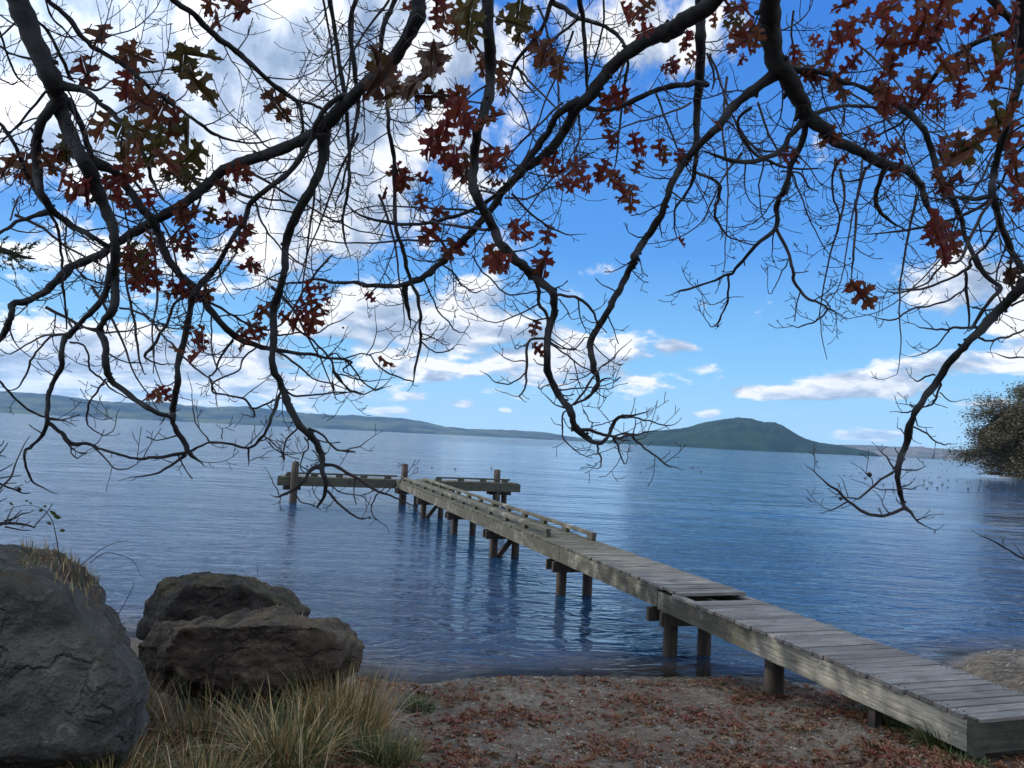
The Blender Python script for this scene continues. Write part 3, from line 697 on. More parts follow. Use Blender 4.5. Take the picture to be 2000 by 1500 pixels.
# dry grass rooted on top of the biggest boulder
def top_of(o, x, y):
    h = o.ray_cast(Vector((x, y, 9)) - o.location, Vector((0, 0, -1)))
    return (h[1] + o.location).z if h[0] else None
def rock_grass(label, o, x0, x1, D, n, h, mats_, spread=.18, zmin=None):
    root = None
    mbs = [MB() for _ in mats_]
    for _ in range(n):
        px_ = random.uniform(x0, x1); q = at(px_, 1080, D + random.gauss(0, spread)); z = top_of(o, q[0], q[1])
        if z is None: continue
        if zmin is not None and z < zmin: continue
        if root is None:
            root = empty('grass_clump', (q[0], q[1], z)); tag(root, label, 'grass', 'grass clumps on the bank'); o0 = (q[0], q[1], z)
        i = random.randrange(len(mats_))
        blade(mbs[i], (q[0] - o0[0], q[1] - o0[1], z - o0[2] - .015), h * random.uniform(.3, 1.2), abs(random.gauss(0, 1.1)), random.uniform(0, 6.28), .004, seg=4)
    for m_, mt in zip(mbs, mats_):
        m_.build({id(GRASS_DRY): 'dry_clumps', id(GRASS_GRN): 'green_clumps', id(GRASS_BRN): 'brown_clumps'}[id(mt)], mt, root)['kind'] = 'stuff'
rock_grass('dry brown grass growing on top of the largest boulder', rock1, 40, 205, 4.45, 900, .085, [GRASS_BRN, GRASS_DRY, GRASS_GRN], .3, 1.98)
rock_grass('thin grass fringe on top of the low brown boulder', rock3, 500, 600, 6.85, 260, .05, [GRASS_DRY, GRASS_BRN], .15)
rock_grass('yellow tuft on top of the dark boulder at back', rock2, 470, 530, 8.2, 140, .06, [GRASS_DRY], .12)
# bramble stems arching off the boulder
def stem(mb, pts, r0, r1, sides=5):
    n = len(pts); c = []
    P = [np.array(p) for p in pts]
    for i in range(n - 1):
        p0, p1, p2, p3 = P[max(i - 1, 0)], P[i], P[i + 1], P[min(i + 2, n - 1)]
        for s in range(4):
            u = s / 4; c.append(.5 * ((2 * p1) + (-p0 + p2) * u + (2 * p0 - 5 * p1 + 4 * p2 - p3) * u * u + (-p0 + 3 * p1 - 3 * p2 + p3) * u ** 3))
    c.append(P[-1]); k = len(c)
    mb.tube(c, [r0 + (r1 - r0) * i / (k - 1) for i in range(k)], sides)
br = empty('bramble', tuple(at(115, 1085, 4.3))); tag(br, 'thin arching bramble with a few dark leaves above the largest boulder', 'bramble')
o0 = np.array(br.location)
mb = MB()
for ln in ([(118, 1100, 4.3), (108, 1040, 4.28), (98, 1010, 4.25), (75, 990, 4.2), (40, 988, 4.2), (8, 1000, 4.1)],
           [(175, 1100, 4.4), (205, 1080, 4.4), (240, 1086, 4.45), (262, 1098, 4.5), (275, 1125, 4.5)],
           [(150, 1110, 4.4), (195, 1075, 4.4), (225, 1060, 4.4), (250, 1055, 4.4)],
           [(228, 1205, 4.6), (245, 1175, 4.6), (258, 1150, 4.6), (262, 1135, 4.6)],
           [(255, 1250, 4.9), (240, 1235, 4.9), (232, 1222, 4.9)], [(500, 1150, 8.0), (503, 1115, 8.0), (504, 1078, 8.0)]):
    mb = MB(); stem(mb, [at(*q) - o0 for q in ln], .0028, .0012); mb.build('stem', TWIG, br, smooth=True)

def oak_leaf_template():
    half = [(0, .012), (.09, .03), (.13, .10), (.11, .19), (.17, .21), (.19, .28), (.25, .22), (.26, .12), (.30, .075), (.35, .10), (.38, .22), (.35, .34), (.42, .34), (.46, .44), (.51, .36), (.57, .36), (.54, .24), (.54, .13), (.58, .075), (.64, .09), (.69, .17), (.69, .25), (.75, .24), (.81, .29), (.83, .20), (.89, .17), (.82, .10), (.86, .06), (.93, .09), (.94, .04), (1.02, 0)]
    right = [(x, y, 0) for x, y in half]; tris = []; V = []
    for s in (1, -1):
        poly = [(x, y * s, 0) for x, y in half] + [(x, 0, 0) for x in (.8, .6, .4, .2, 0)]
        tr = mgeo.tessellate_polygon([[Vector(p) for p in poly]])
        b = len(V); V += poly
        for t3 in tr: tris.append(tuple(b + i for i in t3))
    key = {}; idx = []; W_ = []
    for p in V:
        kk = (round(p[0], 4), round(p[1], 4))
        if kk not in key: key[kk] = len(W_); W_.append(p)
        idx.append(key[kk])
    T_ = []
    for a, b_, c_ in tris:
        a, b_, c_ = idx[a], idx[b_], idx[c_]
        if len({a, b_, c_}) == 3:
            A_, B_, C_ = (np.array(W_[i][:2]) for i in (a, b_, c_))
            if abs(np.cross(B_ - A_, C_ - A_)) > 1e-7: T_.append((a, b_, c_))
    return np.array(W_), T_
LV, LT = oak_leaf_template()
def put_leaf(mb, base, axis_, nrm, L, curl=.25, fold=.25, mi=0):
    a = np.asarray(axis_, float); a /= np.linalg.norm(a); n = np.asarray(nrm, float); n = n - a * (n @ a); n /= max(1e-6, np.linalg.norm(n)); s = np.cross(n, a)
    x, y = LV[:, 0], LV[:, 1]
    z = -curl * x * x * .5 + fold * np.abs(y) + .06 * np.sin(x * 9 + y * 7 + L * 99)
    P = np.asarray(base) + (np.outer(x, a) + np.outer(y * random.uniform(.8, 1.05), s) + np.outer(z, n)) * L
    mb.add(P.tolist(), LT, mi)
def litter(name, label, n, fn, Lr, mt, dens, up_z=.006, curl=(.1, .9)):
    mb = MB(); c = 0; tr = 0
    while c < n and tr < n * 40:
        tr += 1; x, y = fn()
        if random.random() > dens(x, y): continue
        a = random.uniform(0, 6.283); tl = abs(random.gauss(0, .35))
        ax = np.array([math.cos(a), math.sin(a), random.uniform(-.1, .35)]); nr = np.array([random.gauss(0, tl), random.gauss(0, tl), 1.0])
        put_leaf(mb, (x, y, ground_z(x, y) + up_z + random.uniform(0, .02)), ax, nr, random.uniform(*Lr), random.uniform(*curl), random.uniform(-.1, .8)); c += 1
    o = mb.build(name, mt); tag(o, label, 'leaves', None, 'stuff'); return o
def litter_bits():
    mb = MB(); c = 0
    while c < 17000:
        x, y = random.uniform(-1.6, 5.4), random.uniform(4.9, 10.2); s = shore_y(x) - y
        if s < .06 or random.random() > .3 + mnoise.noise((x * 1.4, y * 1.4, 9)) + .5 * max(0, 1 - s / .5): continue
        L = random.uniform(.012, .035); a = random.uniform(0, 6.28); b_ = a + random.uniform(.6, 2.0); p = np.array([x, y, ground_z(x, y) + .004])
        u1 = np.array([math.cos(a), math.sin(a), random.uniform(-.1, .5)]) * L; u2 = np.array([math.cos(b_), math.sin(b_), random.uniform(-.1, .5)]) * L * .7
        mb.add([p, p + u1 * .6 - u2 * .1, p + u1, p + u1 * .7 + u2, p + u2 * .8], [(0, 1, 2, 3, 4)]); c += 1
    tag(mb.build('leaf_crumbs', LITTER), 'brown crumbs of old leaves among the beach grit', 'leaves', None, 'stuff')
def dn(x, y):
    s = shore_y(x) - y
    if s < .12: return 0
    v = mnoise.noise((x * 1.6, y * 1.6, 7)) + .5 * mnoise.noise((x * 5, y * 5, 3))
    return min(1, max(.04, .14 + v * 1.6 + .5 * sm(s, 2.6, 4.0)))
litter_bits()
litter('leaf_litter', 'fallen red and brown oak leaves scattered over the beach', 5200, lambda: (random.uniform(-1.6, 5.2), random.uniform(4.9, 10.2)), (.055, .12), LITTER, dn)
litter('leaf_litter', 'drift of fallen red oak leaves among the grass at lower left', 1500, lambda: (random.uniform(-3.4, -.2), random.uniform(2.9, 6.2)), (.06, .12), LITTER, lambda x, y: .3 + .9 * max(0, mnoise.noise((x * 2, y * 2, 1)) + .3))
# pebbles and shell grit
ICO = bmesh.new(); bmesh.ops.create_icosphere(ICO, subdivisions=1, radius=1.0); IV = [v.co.copy() for v in ICO.verts]; IF = [tuple(v.index for v in f.verts) for f in ICO.faces]; ICO.free()
mb = MB(); c = 0
while c < 7000:
    x, y = random.uniform(-1.3, 5.4), random.uniform(5.2, 10.3); s = shore_y(x) - y
    if s < .03 or random.random() > .35 + mnoise.noise((x * 1.3, y * 1.3, 22)): continue
    r = .004 + .012 * random.random() ** 4; a = random.uniform(0, 3.14); ca_, sa_ = math.cos(a), math.sin(a); e1, e2 = random.uniform(.7, 1.4), random.uniform(.4, .8)
    z = ground_z(x, y) + r * .3
    mb.add([(x + (v.x * e1 * ca_ - v.y * sa_) * r, y + (v.x * e1 * sa_ + v.y * ca_) * r, z + v.z * r * e2) for v in IV], IF); c += 1
tag(mb.build('pebbles', PEBBLE, None, smooth=True), 'small pale pebbles and grit strewn on the beach sand', 'pebbles', None, 'stuff')
# washed-up reed straw: mound at right and along the water line
mb = MB()
def straw(x, y, L, z=None):
    a = random.gauss(.1, .5); z = (ground_z(x, y) if z is None else z) + (random.uniform(.002, .03) if L < .1 else random.uniform(.003, .04))
    d = np.array([math.cos(a), math.sin(a), random.gauss(0, .12)]) * L / 2; p = np.array([x, y, z]); s = np.array([-math.sin(a), math.cos(a), 0]) * random.uniform(.002, .006)
    w_ = np.array([0, 0, .003])
    mb.add([p - d - s, p - d + s, p + w_ * 2 + s, p + w_ * 2 - s, p + d + s, p + d - s], [(0, 1, 2, 3), (3, 2, 4, 5)])
c = 0
while c < 9000:
    x, y = random.uniform(6.0, 12), random.uniform(8.3, 13.2)
    if shore_y(x) - y < .05: continue
    straw(x, y, random.uniform(.05, .28), None); c += 1
for _ in range(3500):
    x = random.uniform(-1.0, 5.0); s = abs(random.gauss(.25, .22)); straw(x, shore_y(x) - s, random.uniform(.03, .10))
for _ in range(5000):
    x, y = random.uniform(-1.4, 5.4), random.uniform(5.3, 9.6); straw(x, y, random.uniform(.02, .07))
tag(mb.build('reed_straw', STRAW, None), 'washed up dry reed straw over the sand and the mound right of the jetty', 'straw', None, 'stuff')

# ---------------------------------------------------------------- shoreline trees at far right
def far_tree(label, px_, D, H, rad, fol, n, seed, zc=.5, low=.03, ls=.5, squash=1.0):
    rs = random.Random(seed); q = at(px_, 900, D); x0, y0 = q[0], q[1]; zg = ground_z(x0, y0); zg = max(zg, .3)
    root = empty('shore_tree', (x0, y0, zg)); tag(root, label, 'tree', 'trees on the far right shore')
    mb = MB(); ends = []
    mb.tube([(0, 0, -1.0), (.2, 0, H * .2), (-.1, .2, H * .45), (.1, 0, H * .8)], [H * .035, H * .03, H * .02, H * .006], 9)
    for k in range(70):
        a = rs.uniform(0, 6.283); z0 = H * rs.uniform(.06, .72); rr = rad * math.sqrt(max(.06, 1 - ((z0 / H - .34) / .68) ** 2)) * rs.uniform(.65, 1.05)
        e = np.array([math.cos(a) * rr, math.sin(a) * rr * squash, z0 + rr * rs.uniform(-.22, .32)]); e[2] = max(e[2], H * low)
        m1 = np.array([e[0] * .45, e[1] * .45, z0 + (e[2] - z0) * .3 + .4])
        mb.tube([(0, 0, z0 * .75), m1, e], [H * .010, H * .006, H * .002], 5); ends.append((m1, e))
    tr = mb.build('trunk', BARK, root, smooth=True)
    fb = MB()
    for m1, e in ends:
        for _ in range(n // len(ends)):
            u = rs.random() ** .6; c = m1 * (1 - u) + e * u + np.array([rs.gauss(0, 1), rs.gauss(0, 1), rs.gauss(0, .55)]) * rad * .085
            if c[2] < .15: c[2] = .15 + rs.random() * .5
            a, b_ = rs.uniform(0, 6.28), rs.gauss(0, .6); L = ls * rs.uniform(.5, 1.2)
            u1 = np.array([math.cos(a), math.sin(a), math.sin(b_) * .6]) * L; u2 = np.cross(u1, (rs.gauss(0, 1), rs.gauss(0, 1), 1)); u2 = u2 / (np.linalg.norm(u2) + 1e-6) * L * .4
            fb.add([c - u1 * .5, c + u2 * .5, c + u1 * .5, c - u2 * .5], [(0, 1, 2, 3)])
    for _ in range(n):     # the inner mass of the crown
        while True:
            c = np.array([rs.uniform(-1, 1), rs.uniform(-1, 1), rs.uniform(-1, 1)])
            if np.linalg.norm(c) < .95: break
        c = np.array([c[0] * rad * .82, c[1] * rad * .82, H * .42 + c[2] * H * .40]); c += np.array([1, 1, .8]) * mnoise.noise_vector(tuple(c * .35)) * 1.2
        a = rs.uniform(0, 6.28); L = ls * rs.uniform(.6, 1.3); u1 = np.array([math.cos(a), math.sin(a), rs.gauss(0, .4)]) * L; u2 = np.array([-math.sin(a), math.cos(a), rs.gauss(0, .8)]) * L * .35
        fb.add([c - u1 * .5, c + u2 * .5, c + u1 * .5, c - u2 * .5], [(0, 1, 2, 3)])
    fb.build('crown', fol, root)
SOIL = M_twig('bank_soil', (0.03, 0.025, 0.02), (0.07, 0.06, 0.045))
far_tree('olive brown autumn tree overhanging the water at the right edge', 2085, 134, 17.5, 16.5, FAR_BROWN, 110000, 3, ls=.48)
far_tree('taller green tree behind the brown autumn one', 2110, 146, 25, 12, FAR_GREEN, 50000, 5, ls=.6)
far_tree('low brown tree beyond the brown autumn one', 2110, 150, 11, 12, FAR_BROWN, 30000, 8, ls=.7)
# the point of land they stand on
def point():
    q = at(2090, 900, 150); vs = []; fs = []; n = 40; m_ = 12
    for j in range(m_ + 1):
        for i in range(n):
            a = 6.2832 * i / n; r = j / m_; rx = 16 + 2 * mnoise.noise((math.cos(a) * 2, math.sin(a) * 2, 5))
            vs.append((q[0] + 8 + math.cos(a) * rx * r * 1.3, q[1] + math.sin(a) * rx * r, .9 * (1 - r ** 3) - .4 * (r > .97)))
    for j in range(m_):
        for i in range(n): fs.append((j * n + i, j * n + (i + 1) % n, (j + 1) * n + (i + 1) % n, (j + 1) * n + i))
    me = bpy.data.meshes.new('headland'); me.from_pydata(vs, [], fs); me.update(); me.materials.append(SOIL)
    o = bpy.data.objects.new('headland', me); COL.objects.link(o); tag(o, 'low point of land under the far right trees', None, None, 'structure')
point()

# ---------------------------------------------------------------- water birds
BIRD, kb, pb = mat('bird_plumage', .3); pb.inputs['Base Color'].default_value = (.02, .02, .024, 1)
def bird_mesh():
    mb = MB()
    b = [(-.20, 0, .085), (-.15, 0, .075), (-.07, 0, .055), (.03, 0, .05), (.10, 0, .06), (.135, 0, .10), (.15, 0, .15), (.165, 0, .19), (.19, 0, .195), (.215, 0, .188), (.25, 0, .180)]
    r = [.012, .045, .085, .095, .075, .042, .030, .036, .034, .018, .004]
    mb.tube(b, r, 10); me = mb.build('bird', BIRD, None, smooth=True); return me
proto = bird_mesh(); first = True
spots = [(600, 911), (608, 910), (778, 910), (784, 910), (815, 915), (843, 913), (889, 916), (960, 914)]
rs = random.Random(4)
while len(spots) < 150:
    g = rs.random(); x = rs.uniform(1090, 2000); y = 805 + .0497 * x + 16 + abs(rs.gauss(0, 1)) * 16
    if rs.random() < .4: x = rs.uniform(1720, 1995); y = 805 + .0497 * x + rs.uniform(18, 60)
    if x > 1860 and y < 805 + .0497 * x + 38: continue
    spots.append((x, y))
for i, (x, y) in enumerate(spots):
    q = onz(x, y, 0.0)
    o = proto if i == 0 else proto.copy()
    if i: COL.objects.link(o)
    o.location = (q[0], q[1], -.01); o.rotation_euler = (0, 0, rs.uniform(0, 6.28)); s_ = rs.uniform(.55, .85) * (.95 if i > 7 else .9); o.scale = (s_, s_, s_)
    if i < 8: tag(o, 'small dark water bird floating beyond the T head of the jetty', 'water bird', 'water birds beyond the jetty head')
    else: tag(o, 'small dark water bird floating far out at right of the jetty', 'water bird', 'water birds on the open lake')
# ---------------------------------------------------------------- the oak hanging over the view
TILES = {'0': (0, 0, 1.0), '1': (0, 0, .35), '2': (650, 0, .35), '3': (1300, 0, .35), '4': (0, 500, .35), '5': (650, 500, .35), '6': (1300, 500, .35)}
def parse(s):
    out = []; tl = TILES['0']
    for tok in s.split():
        if tok[0] == 't': tl = TILES[tok[1]]; continue
        a = [float(v) for v in tok.split(',')]
        out.append([tl[0] + a[0] * tl[2], tl[1] + a[1] * tl[2], a[2] * tl[2] if len(a) > 2 else None])
    if out[0][2] is None: out[0][2] = 4
    if out[-1][2] is None: out[-1][2] = 1.6
    ks = [i for i, o in enumerate(out) if o[2] is not None]
    for i, o in enumerate(out):
        if o[2] is None:
            a = max(k for k in ks if k < i); b = min(k for k in ks if k > i); o[2] = out[a][2] + (out[b][2] - out[a][2]) * (i - a) / (b - a)
    return out
# depth at start (or None: grows from the limb it touches), change of depth, photo trace
TR = [
 (3.1, 3.7, "t1 80,-120,160 100,0,140 200,250,130 290,450,118 340,600,95 400,780,85 480,920,95 550,1080,85 620,1230,68 640,1350,58 640,1500,58 t4 640,100,52 640,270,50 590,350,45 555,410,40 590,500,38 590,600,38 620,690,36 740,790,32 850,860,30 960,905,26"),
 (3.3, 4.4, "t2 500,-110,100 480,0,92 470,100,90 400,230,85 300,370,80 180,470,80 50,600,82 t1 1780,730,78 1600,820,70 1400,890,66 1250,950,65 1150,1040,60 1050,1120,60 900,1210,60 780,1280,55 660,1350,50 560,1420,50 400,1490,50 t4 360,100,58 260,190,45 160,250,40 70,268,40 62,340,35 20,430,35 -60,530,32"),
 (2.9, 3.6, "t2 860,-100,80 865,0,78 870,200,76 880,400,68 860,580,66 810,720,60 795,850,60 780,980,60 800,1090,60 860,1200,60 900,1290,60 950,1380,60 1050,1470,60 t5 1100,90,60 1180,160,58 1230,220,52 1235,320,48 1200,450,45 1195,560,48 1210,680,45 1270,790,45 1330,870,45 1350,950,40 1400,1000,35 1470,1045,26 1530,1020,22 1560,950,22 1600,897,18 1700,885,10 1780,858,5"),
 (3.8, 6.2, "t3 330,-90,115 250,20,112 100,120,112 0,190,102 t2 1850,170,92 1700,260,85 1560,370,80 1450,520,75 1360,600,70 1300,720,65 1200,850,60 1100,920,52 980,1030,48 880,1170,45 800,1270,45 700,1370,45 600,1470,42 t5 520,110,38 440,150,34 330,170,26 200,165,25 100,150,20 0,145,18 t4 1750,130,14 1620,155,12 1540,135,10 1440,110,5"),
 (3.2, 4.6, "t3 590,-110,145 590,0,140 585,150,125 600,300,122 660,400,120 730,520,102 790,650,95 870,700,85 960,790,72 1100,850,65 1230,920,60 1350,950,55 1430,1030,42 1450,1120,34 1490,1190,24 1550,1230,12"),
 (2.7, 3.3, "t3 1990,-110,70 1980,80,62 1990,350,52 1950,550,46 1880,780,45 1840,950,42 1820,1070,42 1860,1220,38 1920,1370,36 1990,1500,34 t6 2030,60,30"),
 (3.0, 3.7, "t3 2260,1280,90 2120,1480,80 t6 2040,110,74 1970,200,66 1880,280,60 1780,390,55 1680,490,50 1580,600,45 1500,720,44 1420,830,42 1370,920,40 1340,1060,36 1300,1160,34 1295,1250,30 1320,1350,25 1340,1410,22 1390,1460,12 1430,1500,8 1500,1530,4 t0 1826,1040,1.6"),
 (4.2, 4.9, "t3 205,-60,74 195,80,70 195,200,66 190,400,60 180,600,50 170,800,40 160,960,26 130,1060,16 60,1160,14 50,1260,10 60,1330,5"),
 # from the left limb
 (None, .35, "t1 330,520,70 300,580,62 225,690,58 200,820,55 210,980,52 235,1080,50 300,1180,45 400,1260,38 520,1320,30 620,1385,20 700,1420,10"),
 (None, .3, "t1 320,470,60 480,510,35 560,580,32 640,640,30 740,770,25 820,900,22 850,1010,20 900,1100,14 960,1150,8"),
 (None, .5, "t1 380,570,50 440,670,40 490,800,35 500,900,40"),
 (None, .7, "t1 500,900,75 640,960,60 720,1060,56 790,1160,52 850,1230,60 890,1320,52 930,1430,50 t4 1000,100,50 1090,190,50 1150,270,42 1250,390,40 1330,460,38 1440,500,30 1560,530,25 1700,545,20 1850,570,16 1960,590,12 t5 60,640,8 150,690,5"),
 (None, .3, "t1 290,1180,30 180,1210,25 90,1240,22 20,1290,20 -60,1330,16"),
 (None, .4, "t4 625,60,45 590,200,38 520,300,32 450,370,30 390,435,36 350,490,32 345,600,28 300,700,28 265,800,28 265,915,26 240,990,22 180,1060,18 135,1100,16 150,1190,13 190,1270,10 300,1322,5"),
 (None, .2, "t4 265,925,22 330,975,24 390,1040,26 500,1048,18 560,1078,14 640,1100,14 720,1125,14 800,1135,16 900,1120,18 1040,1100,22"),
 (None, .1, "t4 510,1050,14 590,1130,9 655,1190,9 720,1185,7 790,1140,4"),
 (None, .1, "t4 395,1045,9 402,1100,8 425,1130,7 470,1110,6 505,1075,4"),
 (None, .1, "t4 545,405,14 450,405,12 395,430,12"),
 (None, .3, "t4 390,430,16 300,445,14 240,490,12 180,570,14 150,650,12 100,730,9 20,760,5"),
 (None, .3, "t4 370,440,16 260,440,12 170,480,10 60,545,8 0,520,6 -40,500,4"),
 (None, .3, "t4 390,480,14 460,495,12 495,560,12 500,630,12 560,680,12 620,740,10 690,780,8 745,800,5"),
 (3.9, 4.3, "t4 -60,650,14 0,700,13 60,770,12 150,850,12 240,897,12 340,915,8 415,945,4"),
 (None, .3, "t4 590,690,14 540,760,12 495,830,12 485,900,12 500,955,8 580,1000,7 640,960,6 655,870,3"),
 (None, .2, "t4 960,900,24 975,960,30 1020,1030,30 1050,1090,30 1090,1130,18 1135,1165,7"),
 (None, .1, "t4 1040,1105,24 950,1170,16 850,1222,12 720,1235,5"),
 (None, .1, "t4 1055,1090,14 1120,1060,12 1190,1040,14 1290,1055,14 1390,1070,16 1450,1030,18 1500,950,18 1530,860,22 1550,780,26"),
 (None, .1, "t4 1385,1070,14 1385,1165,7"), (None, .1, "t4 1450,1035,8 1490,1020,6 1520,995,3"), (None, .1, "t4 1395,1140,6 1450,1120,5 1500,1090,3"),
 (None, .1, "t4 1180,1040,12 1130,990,8 1090,920,8 1075,830,6 1065,710,4"), (None, .1, "t4 1240,1020,8 1235,960,4"), (None, .1, "t4 1400,1050,7 1415,980,3"),
 # from the second limb
 (None, .5, "t1 1800,740,78 1805,870,62 1745,1040,56 1655,1200,56 1600,1350,50 1590,1500,45 t4 1572,150,45 1530,300,52 1530,450,46 1520,600,42 1560,700,42 1600,800,45 1660,930,45 1740,1010,40 1790,1100,36 1800,1190,30 1820,1310,24 1770,1400,14"),
 (None, .1, "t4 1795,1170,26 1740,1190,24 1680,1270,22 1580,1335,16 1520,1345,4"), (None, .1, "t4 1560,1330,8 1530,1270,6 1495,1205,4"), (None, .1, "t4 1640,1325,8 1680,1370,8 1770,1402,5"),
 (None, .2, "t4 1800,1160,24 1850,1170,20 1920,1200,20 2000,1245,19 t5 250,1310,16 370,1358,10 460,1400,6 510,1480,3"),
 (None, .1, "t4 1830,1310,18 1900,1395,14 2000,1460,12 t5 210,1458,4"), (None, .1, "t5 250,1325,9 218,1395,8 228,1450,7 300,1510,3"), (None, .1, "t5 250,1330,7 330,1260,5 375,1310,5"),
 (None, .15, "t4 1660,960,12 1590,1040,10 1585,1140,9 1560,1060,5 1540,1040,3"), (None, .15, "t4 1720,960,14 1800,1000,13 1880,1080,12 1980,1090,10 t5 60,1090,8 150,1060,7 240,995,3"),
 (None, .15, "t4 1700,1010,10 1720,1070,10 1690,1110,9 1680,1180,8 1720,1230,4"), (None, .15, "t4 1740,1085,8 1770,1110,7 1790,1160,6"),
 (None, .5, "t1 2010,540,36 1930,530,30 1840,580,32 1770,680,34 1740,770,34 1640,930,35 1500,1050,32 1400,1130,32 1360,1230,32 1300,1330,30 1200,1500,34 t4 1180,90,36 1100,190,42 1070,250,42 1030,450,36 990,620,36 990,720,36 960,850,35 968,900,32"),
 (None, .3, "t1 1420,1120,16 1440,1180,14 1490,1290,12 1560,1370,10 1620,1440,8 1700,1480,5"),
 (None, .4, "t1 1440,1110,16 1280,1060,14 1150,1010,12 1000,990,10 880,1010,6"), (None, .3, "t1 1650,1130,12 1500,1110,12 1380,1090,10 1230,1030,8 1120,1000,5"),
 # centre verticals
 (4.3, 4.8, "t1 1845,-60,26 1840,0,26 1870,200,26 1900,400,26 1930,560,25 t2 85,750,22 92,900,22 85,1050,20 60,1180,18 60,1300,14 100,1440,5"),
 (4.4, 4.9, "t2 130,-60,30 125,0,28 95,150,26 115,330,30 135,500,26 140,620,22 110,760,20 90,880,16 40,1080,10 0,1190,5"),
 (4.1, 4.6, "t2 370,-60,32 330,40,30 300,100,30 270,220,26 265,380,24 300,520,24 310,700,24 340,880,26 345,1050,24 350,1250,24 400,1430,24 t5 430,130,22 480,250,20 487,400,18 490,475,17 460,620,14 448,718,6"),
 (None, .1, "t5 490,460,10 540,460,9 590,390,4"), (None, .1, "t5 495,475,10 540,520,9 600,540,9 660,525,7 698,492,4"), (None, .1, "t5 450,700,9 380,680,9 300,650,10 240,600,10 180,545,8 60,570,10 0,545,9 t4 1750,640,5"),
 (None, .2, "t5 60,575,12 120,630,12 160,700,10 240,745,9 310,730,4"), (None, .2, "t5 0,640,14 60,720,12 150,768,9 260,740,7 330,670,3"), (None, .2, "t5 0,650,9 100,680,9 200,700,7 320,690,3"),
 (None, .1, "t5 190,560,7 240,450,6 235,330,3"), (None, .2, "t5 200,550,8 290,520,6 350,450,3"), (None, .2, "t5 0,700,9 10,770,9 90,760,6"),
 (None, .3, "t5 510,130,12 540,200,11 590,310,10 650,370,9 690,420,8 750,432,3"), (None, .3, "t5 600,40,12 680,100,11 720,160,10 790,205,9 850,185,4"),
 (None, .3, "t5 400,180,30 410,260,28 432,350,14 430,400,4"), (None, .2, "t5 780,0,10 830,80,10 910,155,10 970,215,10 1040,215,9 1130,198,9 1180,205,9"), (None, .1, "t5 940,190,6 990,150,3"),
 # centre limb (E) side growth
 (None, .2, "t5 1120,110,20 1150,180,24 1150,250,22 1190,330,20 1192,420,10"), (None, .2, "t5 1185,460,16 1090,482,16 1082,640,16 1075,730,13 1045,782,9 1065,812,3"), (None, .1, "t5 1082,640,10 1010,705,9 930,712,8 845,655,5"), (None, .1, "t5 1072,585,8 980,582,7 910,525,4"), (None, .1, "t5 1045,782,6 1000,778,5 940,757,3"), (None, .1, "t5 1090,482,8 1030,520,6 1015,500,3"),
 (None, .3, "t5 1245,218,20 1330,225,18 1400,255,18 1450,310,16 1480,375,12"), (None, .2, "t5 1260,240,9 1300,290,8 1330,350,6 1365,350,3"),
 (None, .2, "t5 1210,490,12 1290,540,11 1350,590,10 1440,640,8"), (None, .2, "t5 1215,480,10 1280,520,9 1350,510,9 1400,460,8 1440,450,6"), (None, .2, "t5 1270,760,10 1220,720,9 1160,740,7 1145,725,3"), (None, .2, "t5 1320,850,10 1250,835,9 1190,780,6 1160,745,3"),
 (None, .3, "t5 1330,840,14 1400,760,14 1450,680,14 1500,620,9 1570,560,8 1640,490,4"), (None, .2, "t5 1350,830,12 1430,780,16 1470,720,14 1530,680,9 1580,700,3"), (None, .2, "t5 1260,750,10 1340,740,9 1440,735,8 1540,740,6 1585,720,3"),
 (None, .2, "t5 1290,720,6 1310,640,5 1300,625,3"), (None, .2, "t5 1340,580,8 1370,690,7 1395,760,6"), (None, .1, "t5 1310,865,10 1285,880,11 1280,950,10 1290,1020,9 1340,1075,8 1425,1125,4"), (None, .1, "t5 1282,955,6 1232,930,3"), (None, .1, "t5 1340,1075,6 1400,1080,5 1460,1090,3"),
 (None, .2, "t5 1370,970,22 1430,972,22 1500,990,20 1560,1008,18 1600,1018,18 1660,1000,18 1700,1035,14 1760,1090,12 1820,1130,11 1870,1170,9 1935,1185,4"), (None, .1, "t5 1820,1138,6 1860,1120,5 1882,1092,3"), (None, .1, "t5 1475,1050,14 1480,1090,12 1500,1150,10 1480,1185,6 1435,1180,3"), (None, .1, "t5 1570,1010,12 1600,1090,11 1620,1150,8 1640,1150,6 1648,1080,3"),
 (None, .2, "t5 1560,1005,14 1620,990,12 1680,995,10 1740,985,9 1845,960,4"), (None, .15, "t5 1670,1000,8 1690,940,7 1685,900,4"), (None, .15, "t5 1600,898,10 1700,905,10 1780,925,9 1860,945,8 1925,930,3"), (None, .15, "t5 1440,955,6 1500,940,7 1600,905,7"), (None, .1, "t5 1700,902,5 1750,930,4 1735,962,3"), (None, .1, "t5 1860,945,5 1880,975,3"), (None, .1, "t5 1750,895,5 1770,850,3"), (None, .15, "t5 1540,915,6 1500,870,5 1480,850,3"), (None, .15, "t5 1400,860,8 1430,920,7 1470,930,4"),
 # diagonal limb (F)
 (None, .3, "t2 1385,560,52 1270,625,46 1200,740,46 1110,860,46 1040,950,46"), (None, .5, "t2 1420,600,25 1550,612,26 1700,550,30 1850,488,32 2000,470,34 t3 150,462,35 230,470,36"),
 (None, .4, "t2 1060,960,30 940,1060,24 800,1160,22 640,1220,22 480,1250,20 300,1240,20 150,1200,14 80,1140,6"), (None, .3, "t2 860,1280,18 760,1270,20 600,1245,14 480,1235,8"), (None, .3, "t2 640,1400,24 560,1300,12 480,1290,8"), (None, .4, "t2 1000,1080,16 1100,1190,14 1200,1260,13 1290,1305,10 1380,1310,4"), (None, .3, "t2 960,1100,14 1080,1110,12 1200,1050,10 1290,1050,6"),
